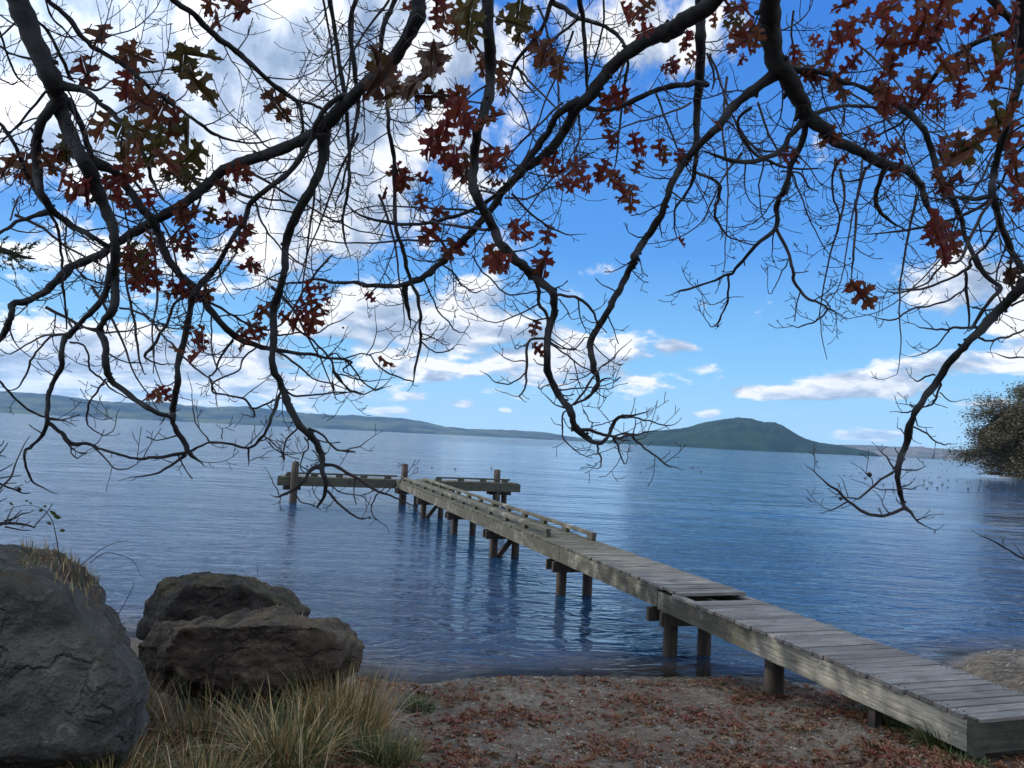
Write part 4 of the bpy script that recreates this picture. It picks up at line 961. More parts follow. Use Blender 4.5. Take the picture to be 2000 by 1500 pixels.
 (None, .3, "t2 1380,640,14 1370,780,12 1350,880,8 1345,900,4"),
 # hanging rope from the top centre
 (4.4, 4.8, "t2 1365,-60,38 1380,0,36 1400,150,27 1415,350,22 1420,500,16 1415,560,8"), (4.6, 5.0, "t2 1250,-60,30 1220,20,28 1160,170,24 1080,270,22 1010,370,22 985,450,12 930,500,6"), (None, .4, "t2 1220,10,26 1310,60,28 1370,105,28 1500,140,24 1600,210,22 1640,290,18 1640,420,18 1600,700,14 1580,900,10 1560,960,5"),
 (None, .3, "t2 1370,105,20 1270,190,16 1170,250,14 1060,330,10"), (None, .3, "t2 1030,370,14 1080,470,13 1150,545,6"), (None, .3, "t2 900,450,14 820,500,12 700,580,8 560,600,8 330,610,5"),
 # top right limb (H)
 (None, .5, "t3 610,420,62 480,510,62 370,600,56 290,710,52 170,830,50 80,940,46 20,1060,44 t2 1830,1200,45 1750,1330,45 1680,1430,44 t5 1690,10,48 1650,90,45 1600,180,45 1540,300,42 1480,400,42 1440,480,42 1450,600,36 1480,700,26 1440,775,16 1350,830,10"),
 (None, .5, "t3 785,690,36 760,800,36 700,930,34 660,1070,32 620,1150,32 618,1270,26 500,1370,22 390,1500,19 t6 360,100,18 250,145,14 100,190,12 20,220,4"),
 (None, .3, "t3 620,1270,20 680,1400,20 710,1500,20 t6 715,130,20 770,220,18 860,265,15 920,300,12 990,332,5"), (None, .2, "t6 900,300,12 860,355,11 800,375,9 745,398,8 690,385,4"), (None, .2, "t6 355,105,14 350,230,14 320,310,11 270,395,8 225,360,5 212,290,3"), (None, .1, "t6 352,230,7 290,262,6 235,272,3"), (None, .1, "t6 352,230,6 415,228,3"), (None, .1, "t6 160,150,6 190,200,5 215,215,3"),
 (None, .1, "t6 925,300,9 900,260,9 840,215,5"), (None, .1, "t6 690,20,8 655,80,8 600,190,6 575,212,3"),  (None, .2, "t6 890,240,7 930,210,8 980,180,5"),
 (None, .7, "t3 770,680,38 700,750,36 640,840,36 520,895,30 400,900,26 280,870,18 200,840,8"), (None, .5, "t3 830,640,28 950,600,22 1080,592,20 1200,602,18 1320,650,10"), (None, .6, "t3 640,330,20 780,420,14 850,520,8"),
 (None, .4, "t3 700,390,36 860,400,34 980,450,30 1100,490,24 1250,570,30 1360,640,40 1440,720,40 1490,850,40 1530,980,38 1600,1100,35 1640,1200,28 1680,1330,25 1740,1480,25 t6 1780,90,22"),
 (None, .5, "t3 480,600,20 400,680,18 480,840,18 600,910,18 700,940,14 850,945,10"), (None, .5, "t3 1230,920,30 1200,1010,30 1170,1090,28 1190,1170,26 1260,1240,16 1340,1280,8"), (None, .5, "t3 1140,920,20 1100,980,20 1070,1100,18 1060,1250,16 1050,1400,14 1040,1500,10 t6 1035,140,5"),
 (None, .4, "t3 960,900,16 930,1000,14 940,1120,12 970,1200,10 940,1340,6 800,1440,3"), (None, .4, "t3 170,960,18 300,1030,20 290,1120,18 275,1190,16 310,1270,13 370,1330,10 480,1350,5"), (None, .4, "t3 250,300,16 300,440,14 350,600,14 420,730,14 520,850,12 600,910,8"),
 (None, .4, "t3 230,300,14 270,400,14 260,500,10"), (None, .4, "t3 650,960,12 740,960,12 800,1050,10 850,1070,4"),
 # right dark limbs
 (3.4, 4.2, "t3 2060,150,40 1960,175,36 1800,212,32 1650,285,28 1560,345,26 1480,455,26 1400,595,24 1300,700,18 1150,770,12 1000,870,6"), (2.9, 3.0, "t3 1800,-60,52 1840,20,50 1900,80,48 1990,170,46"), (None, .4, "t3 1840,1100,24 1700,1185,20 1500,1255,18 1300,1290,14 1100,1310,5"), (None, .4, "t3 1830,1100,24 1740,1240,20 1640,1450,18 t6 1540,50,14 1460,150,12 1350,185,10 1220,178,4"),
 (None, .4, "t3 1860,1250,20 1780,1380,18 1700,1450,16 t6 1700,60,22 1620,110,16 1500,160,15 1400,190,13 1280,205,9 1215,200,4"), (None, .4, "t3 1820,1090,30 1720,1110,26 1600,1100,22 1500,1120,12"), (3.2, 3.6, "t3 2080,760,20 1960,850,18 1900,960,16 1840,1080,14"), (3.6, 4.0, "t3 2080,1260,20 2000,1150,20 1900,1060,18 1850,1010,10"), (3.6, 4.2, "t3 2080,680,16 2000,700,14 1880,760,12 1700,790,8 1560,760,4"),
 (None, .2, "t6 1725,0,26 1780,110,26 1865,180,28 1795,270,22 1725,380,20 1710,405,14"), (None, .2, "t6 1672,85,18 1680,200,17 1695,400,10"), (None, .2, "t6 1720,20,16 1810,100,10 1900,30,5"),
 (None, .3, "t6 1690,180,12 1600,230,12 1500,275,12 1380,295,11 1300,345,11 1240,358,9 1130,330,4"), (None, .2, "t6 1740,400,18 1640,400,16 1560,410,14 1500,410,10 1430,400,8 1370,378,3"), (None, .2, "t6 1580,420,10 1520,490,9 1450,540,8 1365,565,3"), (None, .1, "t6 1500,410,6 1470,380,6 1432,350,3"), (None, .1, "t6 1440,540,5 1370,505,3"), (None, .2, "t6 1740,445,16 1790,475,14 1870,460,14 1960,430,13 2060,390,12"), (None, .1, "t6 1830,470,9 1810,520,5"),
 (3.3, 3.4, "t6 2080,560,10 2000,564,9 1900,565,9 1838,542,4"), (None, .1, "t6 1710,290,12 1790,298,12 1880,270,12 2000,140,14"), (None, .1, "t6 1930,280,16 2040,230,12"),
 (None, .1, "t6 1505,665,12 1450,670,11 1410,698,10 1362,672,4"), (None, .1, "t6 1520,690,16 1535,720,14 1500,810,13 1470,835,11 1410,845,6"), (None, .1, "t6 1530,760,7 1590,810,7 1650,805,3"), (None, .1, "t6 1500,820,7 1565,845,3"), (None, .1, "t6 1410,838,7 1310,825,3"), (None, .1, "t6 1380,870,9 1330,872,8 1275,865,3"), (None, .1, "t6 1390,890,8 1410,950,7 1462,958,3"), (None, .1, "t6 1375,950,12 1450,985,11 1510,1035,10 1560,1052,9 1598,1050,4"), (None, .1, "t6 1360,985,7 1395,1038,3"), (None, .1, "t6 1340,1000,8 1310,970,7 1288,950,3"),
 (None, .1, "t6 1300,1190,8 1380,1195,9 1450,1178,4"), (None, .1, "t6 1280,1200,16 1180,1262,15 1100,1340,13 1040,1350,9 985,1345,4"), (None, .1, "t6 1270,1190,12 1240,1130,11 1200,1090,6 1180,1068,3"), (None, .1, "t6 1240,1130,6 1290,1145,3"), (None, .1, "t6 1335,1410,22 1250,1442,20 1150,1445,20 1050,1392,17 960,1312,15 880,1250,10 800,1180,5"), (None, .1, "t6 1020,1370,9 950,1410,9 878,1430,3"), (None, .1, "t6 1015,1350,7 990,1250,4"), (None, .1, "t6 1250,1440,8 1210,1380,6 1180,1325,3"), (None, .1, "t6 1150,1290,7 1230,1305,8 1320,1300,8 1380,1300,7 1415,1275,3"), (None, .1, "t6 1160,1280,7 1140,1235,6 1090,1180,3"), (None, .1, "t6 1400,1470,8 1480,1445,3"), (None, .1, "t6 950,1310,5 970,1272,3"), (None, .1, "t6 1150,1290,5 1090,1260,3"),
 (3.4, 3.5, "t0 2050,1120,5 2000,1092,4.5 1960,1068,4 1915,1045,2"), (None, .1, "t0 2000,1090,3 1987,1068,1.5"),
 # upper left
 (3.6, 4.4, "t1 230,-60,32 270,0,30 370,90,30 470,220,28 560,290,28 700,370,26 800,460,25 900,540,24 1000,610,22 1100,680,20 1200,750,18 1300,785,14 1420,800,12 1560,770,5"), (3.5, 4.3, "t1 930,-60,36 980,10,35 1080,80,35 1200,200,35 1320,290,35 1440,390,30 1560,500,30 1650,565,26 1690,680,18 1670,800,12 1690,900,5"), (None, .3, "t1 1640,560,22 1730,580,18 1800,610,18 1900,700,8"), (3.5, 3.9, "t1 150,-60,22 160,20,18 200,110,18 270,180,20 330,290,20 400,440,20"), (3.3, 3.8, "t1 250,-50,12 270,50,12 340,150,12 440,250,5"),
 (3.6, 4.1, "t1 -60,230,12 0,260,12 60,300,14 170,328,14 250,330,10 390,290,4"), (3.6, 4.0, "t1 -30,120,14 0,180,14 50,330,13 100,430,12 190,510,4"), (3.7, 4.3, "t1 -60,620,22 0,690,22 80,800,22 130,930,22 190,1050,20 260,1160,20 320,1270,16 340,1400,16 350,1500,16 t4 355,200,15 375,410,8"), (4.0, 4.3, "t1 260,505,16 150,640,14 60,740,12 -30,830,10"), (3.8, 4.3, "t1 -60,50,9 0,85,10 100,150,8"), (3.9, 4.5, "t1 -60,400,9 0,440,9 70,470,8 130,450,4"),
 (None, .5, "t1 430,480,14 540,500,14 620,450,10 720,420,10 860,395,12 960,390,8"), (None, .4, "t1 60,1230,10 100,1100,9 135,1140,5"), (None, .4, "t1 700,1180,12 720,1310,10 t4 700,60,12 720,220,16 750,380,16 765,520,14 800,640,9 815,660,4"), (None, .4, "t1 1120,1090,12 1080,1200,14 980,1300,12 880,1400,8"), (None, .4, "t1 800,1250,14 720,1350,12 t4 640,80,0.1"),
 (None, .5, "t4 670,290,14 760,310,14 850,370,14 900,430,13 960,490,13 1020,560,12 1110,640,12 1190,700,8 1250,760,4"), (None, .5, "t4 1190,100,20 1080,190,18 980,260,18 940,360,18 870,480,18 810,550,18 830,580,12 910,605,9 990,600,5"), (None, .4, "t4 1160,250,18 1280,320,16 1380,380,14 1500,410,12 1600,350,12 1690,200,14 1790,60,14 1850,0,12"), (None, .4, "t4 1440,500,12 1360,570,12 1330,640,10 1200,700,12 1190,760,12 1290,780,12 1370,800,14 1410,850,12 1500,820,12 1545,800,14"), (None, .3, "t4 1410,855,12 1420,900,10 1350,880,4"), (None, .4, "t4 1550,440,12 1650,430,10 1750,430,10 1830,390,9 1940,340,5"), (None, .4, "t4 1560,540,14 1650,600,14 1750,680,10 1870,720,8 1960,760,4"), (None, .4, "t4 1560,680,12 1620,770,14 1700,780,12 1850,765,10 1990,760,6"), (None, .4, "t4 1640,390,14 1740,470,13 1830,560,12 1880,660,12 1940,740,10 2000,760,6"),
 (None, .4, "t4 1180,330,10 1180,480,10 1200,600,9 1240,660,4"), (None, .4, "t4 1300,470,14 1240,550,14 1200,640,12 1170,680,12 1200,760,9 1215,830,4"),
]
class Br: pass
BRS = []
SAMP = []     # (px, py, D, branch index, world radius)
def catmull(P, n):
    out = []
    for i in range(len(P) - 1):
        p0, p1, p2, p3 = P[max(i - 1, 0)], P[i], P[i + 1], P[min(i + 2, len(P) - 1)]
        for s in range(n):
            u = s / n; out.append(.5 * ((2 * p1) + (-p0 + p2) * u + (2 * p0 - 5 * p1 + 4 * p2 - p3) * u * u + (-p0 + 3 * p1 - 3 * p2 + p3) * u ** 3))
    out.append(P[-1]); return out
def nearest(px, py, wmin=0.0, skip=None):
    best = None
    for s in SAMP:
        if s[3] == skip or s[4] < wmin: continue
        d = math.hypot(s[0] - px, s[1] - py)
        if best is None or d < best[0]: best = (d, s)
    return best
# trunk and crown stand behind and to the right of the photographer
TRUNK = np.array([2.6, -3.4]); TZ = ground_z(TRUNK[0], TRUNK[1])
oak = empty('oak_tree', (TRUNK[0], TRUNK[1], TZ)); tag(oak, 'large oak with bare drooping branches and a few red leaves hanging over the view', 'tree')
OO = np.array(oak.location)
fork = np.array([TRUNK[0] - .2, TRUNK[1] + .4, TZ + 4.0])
for bi, (d0, dd, s) in enumerate(TR):
    pts = parse(s); n = len(pts)
    if d0 is None:
        nb = nearest(pts[0][0], pts[0][1]); par = nb[1][3]; ds = nb[1][2]; de = ds + dd * (1 if bi % 3 else -.6)
        # end joins something thicker: finish at that depth
    else: par = None; ds, de = d0, dd
    L = [0.0]
    for i in range(1, n): L.append(L[-1] + math.hypot(pts[i][0] - pts[i - 1][0], pts[i][1] - pts[i - 1][1]))
    P = []
    for i, (x, y, w) in enumerate(pts):
        D = ds + (de - ds) * L[i] / L[-1]; D += .06 * math.sin(i * 1.9 + bi) * min(1, L[i] / 200) 
        P.append(np.array([x, y, w, D]))
    C = catmull(P, 5)
    b = Br(); b.px = C; b.par = par; b.top = (d0 is not None and pts[0][1] < 0 or d0 is not None and pts[0][0] > 2000)
    b.pts = []; b.rad = []
    for i, c in enumerate(C):
        wob = 1.0 if i in (0, len(C) - 1) else 1.0
        jx = 3.2 * mnoise.noise((i * .47, bi * 3.1, 0)) * wob; jy = 3.2 * mnoise.noise((i * .37, bi * 3.1, 9)) * wob
        p = at(c[0] + jx, c[1] + jy, c[3]); b.pts.append(p); r = max(1.5, c[2] * (.86 if c[2] > 14 else .95)) / 2 / F * c[3] * (1 + .16 * mnoise.noise((i * .45, bi, 4.2)))
        b.rad.append(r)
        SAMP.append((c[0], c[1], c[3], bi, r))
    b.maxw = max(c[2] for c in C); BRS.append(b)
# extend the limbs that leave the frame back to the trunk
EXT = {}
for bi, b in enumerate(BRS):
    if TR[bi][0] is None: continue
    p = b.pts[0]; x0, y0, w0 = b.px[0][0], b.px[0][1], b.px[0][2]
    if y0 < 0 or x0 > 2000 or x0 < 0:
        d = p - b.pts[2]; d /= np.linalg.norm(d)
        if w0 > 20: tgt = fork + np.array([0, 0, random.uniform(-.3, 1.2)])
        else:
            big = [q for q in BRS if q.maxw > 28 and q is not b]; tgt = min((q.pts[0] for q in big), key=lambda q: np.linalg.norm(q - p)) + np.array([0, -.5, .35])
        dist = np.linalg.norm(tgt - p)
        if x0 > 2000 and w0 < 8: d = np.array([.8, .1, .6])
        m1 = p + d * dist * .28; m2 = tgt + np.array([0, 0, .25]) * dist + (p - tgt) * .35
        # keep the hidden part of the limb above the picture
        for m_ in (m1, m2):
            while True:
                q = proj(m_)
                if q[2] < .05 or q[1] < -60 or q[0] > 2080 or q[0] < -80: break
                m_[2] += .1
        ext = []
        for i in range(14):
            u = i / 14; ext.append((1 - u) ** 3 * tgt + 3 * (1 - u) ** 2 * u * m2 + 3 * (1 - u) * u * u * m1 + u ** 3 * p)
        r0 = b.rad[0]; k = 2.0 if w0 > 20 else (3.0 if x0 > 2000 else 1.3)
        EXT[bi] = (ext, [r0 * (k + (1 - k) * i / 14) for i in range(14)])
TWMB = {}
def owner(bi):
    while BRS[bi].maxw < 8.5 and BRS[bi].par is not None: bi = BRS[bi].par
    return bi
tr_ = random.Random(11)
EYEV = np.array([0, 0, EYE])
def grow(mb, p, d, L, r, lvl, upk):
    n = max(3, int(L / .04)); pts = [p]; q = np.array(p); dv = np.array(d, float); rr = [r]
    for i in range(n):
        u = (i + 1) / n
        dv = dv + np.array([tr_.gauss(0, .13), tr_.gauss(0, .13), tr_.gauss(0, .13)]) + np.array([0, 0, upk * (u - .25) * .55])
        dv /= np.linalg.norm(dv); q = q + dv * (L / n); pts.append(q.copy()); rr.append(max(.0014, .00043 * float((q - EYEV) @ fw), r * (1 - .55 * u)))
        if lvl < 2 and i < n - 1 and tr_.random() < (.66 if lvl == 0 else .42):
            side = np.cross(dv, (tr_.gauss(0, .5), 1, tr_.gauss(0, .5))); side /= np.linalg.norm(side) + 1e-6; side *= 1 if i % 2 else -1
            cd = dv * .75 + side * tr_.uniform(.6, 1.1) + np.array([0, tr_.gauss(0, .4), 0]); cd /= np.linalg.norm(cd)
            cl = L * tr_.uniform(.22, .5) if lvl == 0 else tr_.uniform(.02, .06)
            grow(mb, q, cd, cl, max(.0018, rr[-1] * .78), lvl + 1, upk * .8)
    rr[-1] = rr[-2] * 1.25     # bud
    mb.tube(pts, rr, 4 if lvl == 0 else 3, cap=False)
def seg_ok(q):
    x, y, D = proj(q); return D > .3
for bi, b in enumerate(BRS):
    ow = owner(bi); mb = TWMB.setdefault(ow, MB())
    acc = 0; nxt = tr_.uniform(.05, .2); side_ = 1
    for i in range(1, len(b.pts)):
        seg = np.linalg.norm(b.pts[i] - b.pts[i - 1]); acc += seg
        if acc < nxt: continue
        px_, py_, wz = b.px[i][0], b.px[i][1], b.px[i][2]
        fat = wz > 18
        if b.rad[i] > .03 and tr_.random() < .5: acc = 0; nxt = .25; continue
        acc = 0; side_ = -side_
        low = py_ > 640
        busy = 1.0 if py_ < 520 else .7
        nxt = (tr_.uniform(.10, .24) if fat else tr_.uniform(.055, .12)) / busy * (1.35 if low else 1.0)
        tg = b.pts[i] - b.pts[i - 1]; tg /= np.linalg.norm(tg) + 1e-9
        sd = np.cross(tg, fw); sd /= np.linalg.norm(sd) + 1e-6
        d = tg * tr_.uniform(.3, .9) + sd * side_ * tr_.uniform(.6, 1.1) + fw * tr_.gauss(0, .55); d /= np.linalg.norm(d)
        if py_ < 520: Lg = tr_.uniform(.14, .55) if fat or wz > 8 else tr_.uniform(.05, .25)
        elif low: Lg = tr_.uniform(.03, .16) if tr_.random() < .75 else tr_.uniform(.12, .3)
        else: Lg = tr_.uniform(.06, .34)
        if 1180 < px_ < 1780 and py_ > 380: Lg = min(Lg, .16)
        if px_ > 1700 and py_ > 470: Lg = min(Lg, tr_.choice((.03, .05, .08)))
        grow(mb, b.pts[i] + sd * side_ * b.rad[i] * .6, d, Lg, min(.0042, max(.0020, b.rad[i] * .5)), 0 if Lg > .12 else 1, .9)
    # terminal fork
    if b.maxw < 20 or b.rad[-1] < .004:
        tg = b.pts[-1] - b.pts[-2]; tg /= np.linalg.norm(tg) + 1e-9
        grow(mb, b.pts[-1], tg, tr_.uniform(.02, .06), max(.001, b.rad[-1] * .9), 2, .3)
# hidden-in-the-tangle thin branches farther back in the crown, upper part of the tree
bmb = []
def back_branch(px_, py_, D, a0, L, r):
    mb = MB(); p = at(px_, py_, D); dv = rt * math.cos(a0) + up * math.sin(a0) + fw * tr_.gauss(0, .3); dv /= np.linalg.norm(dv)
    n = int(L / .07); q = p.copy(); pts = [p]; rr = [r]; 
    for i in range(n):
        u = (i + 1) / n; dv = dv + np.array([tr_.gauss(0, .10), tr_.gauss(0, .1), tr_.gauss(0, .1) - .05 + .10 * u]); dv /= np.linalg.norm(dv); q = q + dv * .07
        pts.append(q.copy()); rr.append(max(.0016, r * (1 - .75 * u)))
        if tr_.random() < .30:
            sd = np.cross(dv, fw); sd /= np.linalg.norm(sd) + 1e-6; sd *= 1 if tr_.random() < .5 else -1
            grow(mb, q, dv * .6 + sd * .9 + fw * tr_.gauss(0, .3), tr_.uniform(.1, .42) * (1 - .5 * u), max(.0018, rr[-1] * .5), 0, .8)
    mb.tube(pts, rr, 5); return mb
BACK = [(690, 20, 6.2, -1.7, 1.5), (620, -40, 6.0, -1.4, 1.6), (1050, 10, 6.4, -1.0, 1.6), (1120, 60, 6.5, -2.0, 1.4), (1180, -30, 6.8, -1.6, 1.7), (1260, 60, 6.6, -2.2, 1.3), (1420, 150, 6.0, -1.9, 1.5), (1480, 200, 6.4, -1.2, 1.5), (1560, 120, 6.6, -.7, 1.8), (1620, 60, 6.8, -.4, 1.8), (1700, 250, 6.2, -1.8, 1.4), (1640, 330, 5.8, -1.4, 1.2), (1790, 380, 5.6, -1.6, 1.1), (1880, 120, 6.4, -2.2, 1.6), (1940, 300, 6.0, -2.0, 1.5), (1450, 300, 6.6, -2.4, 1.1), (1350, 200, 6.6, -2.6, 1.4), (1100, 200, 6.8, -2.4, 1.2), (980, 120, 6.0, -.6, 1.4), (880, 30, 5.8, -.9, 1.5), (760, 0, 6.2, -2.2, 1.2), (700, 260, 5.6, -2.2, 1.2), (740, 380, 5.4, -1.2, 1.0), (620, 330, 5.6, -1.9, 1.2), (480, 330, 5.4, -.5, 1.1), (250, 340, 5.2, -1.0, 1.1), (60, 250, 5.2, -1.2, 1.2), (30, 420, 5.0, -.6, 1.0), (180, 560, 4.9, -.9, .8), (90, 600, 4.8, -.5, .7), (880, 470, 6.2, 3.3, 1.2), (950, 420, 6.2, 3.0, 1.2), (1150, 300, 6.3, -2.6, .9), (530, 560, 4.8, -.6, .7), (300, 480, 5.2, -1.2, .9), (1550, 20, 6.9, -1.5, 1.6), (1280, 180, 6.9, -1.0, 1.3)]
# meshes
Bobj = {}
def local(mb):
    mb.v = [(x - OO[0], y - OO[1], z - OO[2]) for x, y, z in mb.v]; return mb
for bi, b in enumerate(BRS):
    if owner(bi) != bi: TWMB[owner(bi)].tube(b.pts, b.rad, 5); continue
    mb = MB(); pts, rad = list(b.pts), list(b.rad)
    if bi in EXT: pts = EXT[bi][0] + pts; rad = EXT[bi][1] + rad
    # small swellings and knots
    rad = [r * (1 + .13 * max(0, mnoise.noise((i * .9, bi * 1.3, 2)) - .25) * 2) for i, r in enumerate(rad)]
    if b.par is not None:     # collar where it leaves its limb
        for i in range(min(4, len(rad))): rad[i] *= 1 + .35 * (1 - i / 4)
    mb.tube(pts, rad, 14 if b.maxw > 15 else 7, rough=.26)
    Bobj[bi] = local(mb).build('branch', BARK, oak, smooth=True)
for bi, mb in TWMB.items():
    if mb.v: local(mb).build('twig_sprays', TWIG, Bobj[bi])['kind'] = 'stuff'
for a in BACK:
    mb = back_branch(a[0], a[1], a[2], a[3], a[4] * 1.25, .011); local(mb).build('branch', TWIG, oak)
# trunk and the limbs behind the photographer
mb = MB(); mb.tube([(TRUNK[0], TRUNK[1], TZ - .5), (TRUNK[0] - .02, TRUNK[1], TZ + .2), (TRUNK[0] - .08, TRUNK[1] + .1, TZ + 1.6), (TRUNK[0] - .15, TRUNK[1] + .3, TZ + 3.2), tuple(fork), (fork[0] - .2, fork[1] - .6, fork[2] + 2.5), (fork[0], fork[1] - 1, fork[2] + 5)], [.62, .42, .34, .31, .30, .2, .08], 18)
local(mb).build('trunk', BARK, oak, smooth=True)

# short broken stubs and spurs give the limbs their knots
for bi, b in enumerate(BRS):
    if b.maxw < 18 or owner(bi) != bi: continue
    for i in range(3, len(b.pts) - 2):
        if tr_.random() > .30 or b.rad[i] < .006: continue
        tg = b.pts[i + 1] - b.pts[i]; tg /= np.linalg.norm(tg) + 1e-9; d = np.cross(tg, (tr_.gauss(0, 1), tr_.gauss(0, 1), tr_.gauss(0, 1))); d /= np.linalg.norm(d) + 1e-9; d = d + tg * .5; d /= np.linalg.norm(d)
        r = b.rad[i]; L = r * tr_.uniform(1.15, 1.9); q = b.pts[i] - OO; mb = MB(); k_ = min(.4, .006 / r + .12)
        mb.tube([q, q + d * L * .7, q + d * L], [r * k_ * 1.8, r * k_ * 1.1, r * k_ * .8], 6); mb.build('knot', BARK, Bobj[bi], smooth=True)
# ---- leaves: photo x, y, size, colour
LEAVES = """196,70,62,b 165,135,58,r 260,105,68,b 250,118,60,b 266,190,70,b 245,170,60,r 285,200,60,b 315,210,60,b 300,225,60,b 382,92,84,o 357,118,62,o 392,163,74,o 375,150,50,o 540,205,66,b 472,14,58,r 455,5,50,b 424,42,44,b 410,3,50,r
196,245,62,b 230,255,60,o 255,250,60,o 280,262,62,b 305,270,62,o 330,262,55,b 345,240,62,b 358,255,60,o 240,285,62,o 270,295,60,b 300,300,62,o 325,310,62,b 371,308,76,o 350,325,60,b 340,335,50,o 372,350,50,o 119,287,60,o 130,300,50,o 105,312,48,r 95,320,44,b 17,315,60,b 45,325,60,r 60,340,45,b 120,345,50,r 150,371,66,r 135,362,50,r 165,380,50,r 180,372,44,r 210,364,52,r 228,372,50,r 225,345,50,b 245,332,55,r 262,330,50,r 290,385,34,r 252,406,30,r 235,392,34,r 430,371,52,r 440,365,40,b 465,336,48,r 480,340,36,r 410,420,34,o 418,428,28,b 364,423,62,b 355,415,40,b 366,450,46,r 469,441,50,r 480,460,44,b 445,430,38,r 350,476,44,r 368,488,38,r 290,472,46,b 300,480,36,b 266,500,60,o 250,505,50,b 285,512,46,r 465,480,36,b 475,465,32,r 490,518,42,r
273,542,58,r 262,528,44,b 297,535,50,r 283,555,40,r 350,566,52,r 340,575,36,b 365,572,36,r 406,570,42,b 395,578,30,r 486,521,40,r 605,566,38,r 625,562,30,r 591,598,42,r 603,610,38,r 623,601,42,r 637,584,26,r 612,630,48,r 595,622,36,r 574,626,48,r 560,620,36,r 514,608,44,b 500,612,30,r 490,650,48,r 478,655,36,r 508,645,36,r 468,678,26,b 388,657,48,r 395,668,34,r 367,640,32,r 380,690,24,r 345,686,18,r 297,770,24,r 322,768,34,r 308,772,24,b
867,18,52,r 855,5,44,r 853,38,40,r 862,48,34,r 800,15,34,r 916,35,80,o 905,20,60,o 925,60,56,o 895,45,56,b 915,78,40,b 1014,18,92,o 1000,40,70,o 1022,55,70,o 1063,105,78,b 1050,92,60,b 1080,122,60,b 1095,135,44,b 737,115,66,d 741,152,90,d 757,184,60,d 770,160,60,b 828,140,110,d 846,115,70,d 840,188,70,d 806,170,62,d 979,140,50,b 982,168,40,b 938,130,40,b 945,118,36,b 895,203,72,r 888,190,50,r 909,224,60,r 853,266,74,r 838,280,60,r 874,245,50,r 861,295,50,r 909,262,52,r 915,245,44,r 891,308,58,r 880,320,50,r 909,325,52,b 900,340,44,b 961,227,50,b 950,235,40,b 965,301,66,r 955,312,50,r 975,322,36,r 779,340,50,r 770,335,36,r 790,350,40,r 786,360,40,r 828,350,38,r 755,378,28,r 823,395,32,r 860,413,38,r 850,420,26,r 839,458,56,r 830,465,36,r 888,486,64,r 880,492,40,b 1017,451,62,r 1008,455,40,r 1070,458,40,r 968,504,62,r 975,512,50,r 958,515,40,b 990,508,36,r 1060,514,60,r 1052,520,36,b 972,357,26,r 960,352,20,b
1203,189,56,r 1195,200,40,r 1217,203,42,r 1178,227,36,r 1186,235,28,b 1192,266,40,r 1198,278,30,r 1241,280,46,r 1252,290,30,r 1290,290,40,r 1300,302,26,b 1245,325,34,r 1080,315,46,r 1068,322,30,r 1087,336,36,r 1126,322,40,r 1112,345,40,b 1105,357,42,r 1122,362,36,r 1140,353,46,r 1150,362,34,r 1178,332,44,r 1168,342,32,r 1192,350,46,r 1205,345,34,r 1224,378,56,b 1213,367,48,r 1232,395,40,b 1224,21,42,r 1240,32,34,r 1262,10,42,b 1255,25,30,r 1259,60,42,r 1343,77,34,r 1335,88,26,r 1315,126,34,r 1302,135,24,r 1331,472,24,r 723,580,24,r 752,709,36,r 1045,640,28,r 1052,683,30,r
1440,10,50,r 1425,5,40,r 1460,20,44,r 1430,42,36,o 1445,50,30,o 1450,70,56,r 1440,80,46,r 1465,85,44,r 1471,60,50,r 1478,75,40,b 1450,115,26,r 1345,77,30,r 1349,112,22,r 1317,130,26,r 1395,40,30,b 1552,105,36,r 1560,115,28,b 1594,80,30,r 1650,7,46,r 1653,56,60,r 1640,65,46,r 1665,70,46,r 1709,31,54,r 1695,40,40,r 1744,10,58,r 1730,25,46,r 1737,66,58,r 1750,55,46,b 1765,84,58,r 1745,90,46,b 1797,63,64,r 1785,50,50,r 1811,21,60,r 1795,12,50,b 1839,49,66,r 1825,60,50,b 1853,10,58,b 1840,5,50,r 1818,80,42,r 1805,90,36,r 1625,105,54,r 1612,118,42,b 1671,115,44,r 1660,125,38,r 1744,126,44,r 1735,118,36,b 1587,143,48,r 1578,150,34,r 1639,168,54,b 1628,160,40,r 1713,161,44,r 1722,172,38,b 1734,196,60,r 1725,185,46,r 1748,205,46,r 1797,154,54,b 1785,160,44,r 1779,206,44,r 1770,198,40,r 1814,192,54,r 1805,180,44,r 1832,210,42,r 1825,195,36,r 1856,136,60,b 1845,125,46,b 1870,130,44,r 1884,185,54,r 1875,172,42,r 1891,112,60,b 1900,125,44,b 1902,38,44,r 1892,48,36,r 1930,45,48,r 1940,28,32,r 1925,60,36,r 1954,105,70,b 1945,95,52,o 1951,147,64,r 1940,155,48,b 1986,119,50,r 1986,21,50,r 1990,40,44,r 1979,80,44,r 1951,217,60,o 1965,225,52,b 1982,210,68,b 1933,252,62,b 1945,262,50,r 1975,266,60,r 1990,280,50,r 1986,325,66,r 1975,340,54,r 1990,360,46,r 1881,297,72,o 1870,285,56,b 1890,310,50,o 1867,322,68,b 1846,287,52,r 1838,300,42,r 1856,357,66,r 1846,367,50,r 1835,350,42,b 1748,290,48,r 1735,298,36,r 1725,300,34,b 1755,329,40,r 1745,340,32,b 1695,259,30,r 1705,268,24,r 1646,311,28,r 1635,318,22,r 1622,266,46,b 1610,272,30,b 1538,301,36,r 1550,312,28,r 1401,234,26,r 1328,304,22,r 1340,312,18,b 1842,437,76,r 1830,450,54,r 1856,465,60,r 1865,480,40,r 1818,462,42,r 1846,490,48,r 1996,392,42,r 1985,400,34,r 1845,500,34,b
1685,577,62,r 1695,570,44,b 1667,556,28,r 1660,562,22,r 1975,531,52,d 1985,540,44,d 1970,545,34,d 1980,568,34,d"""
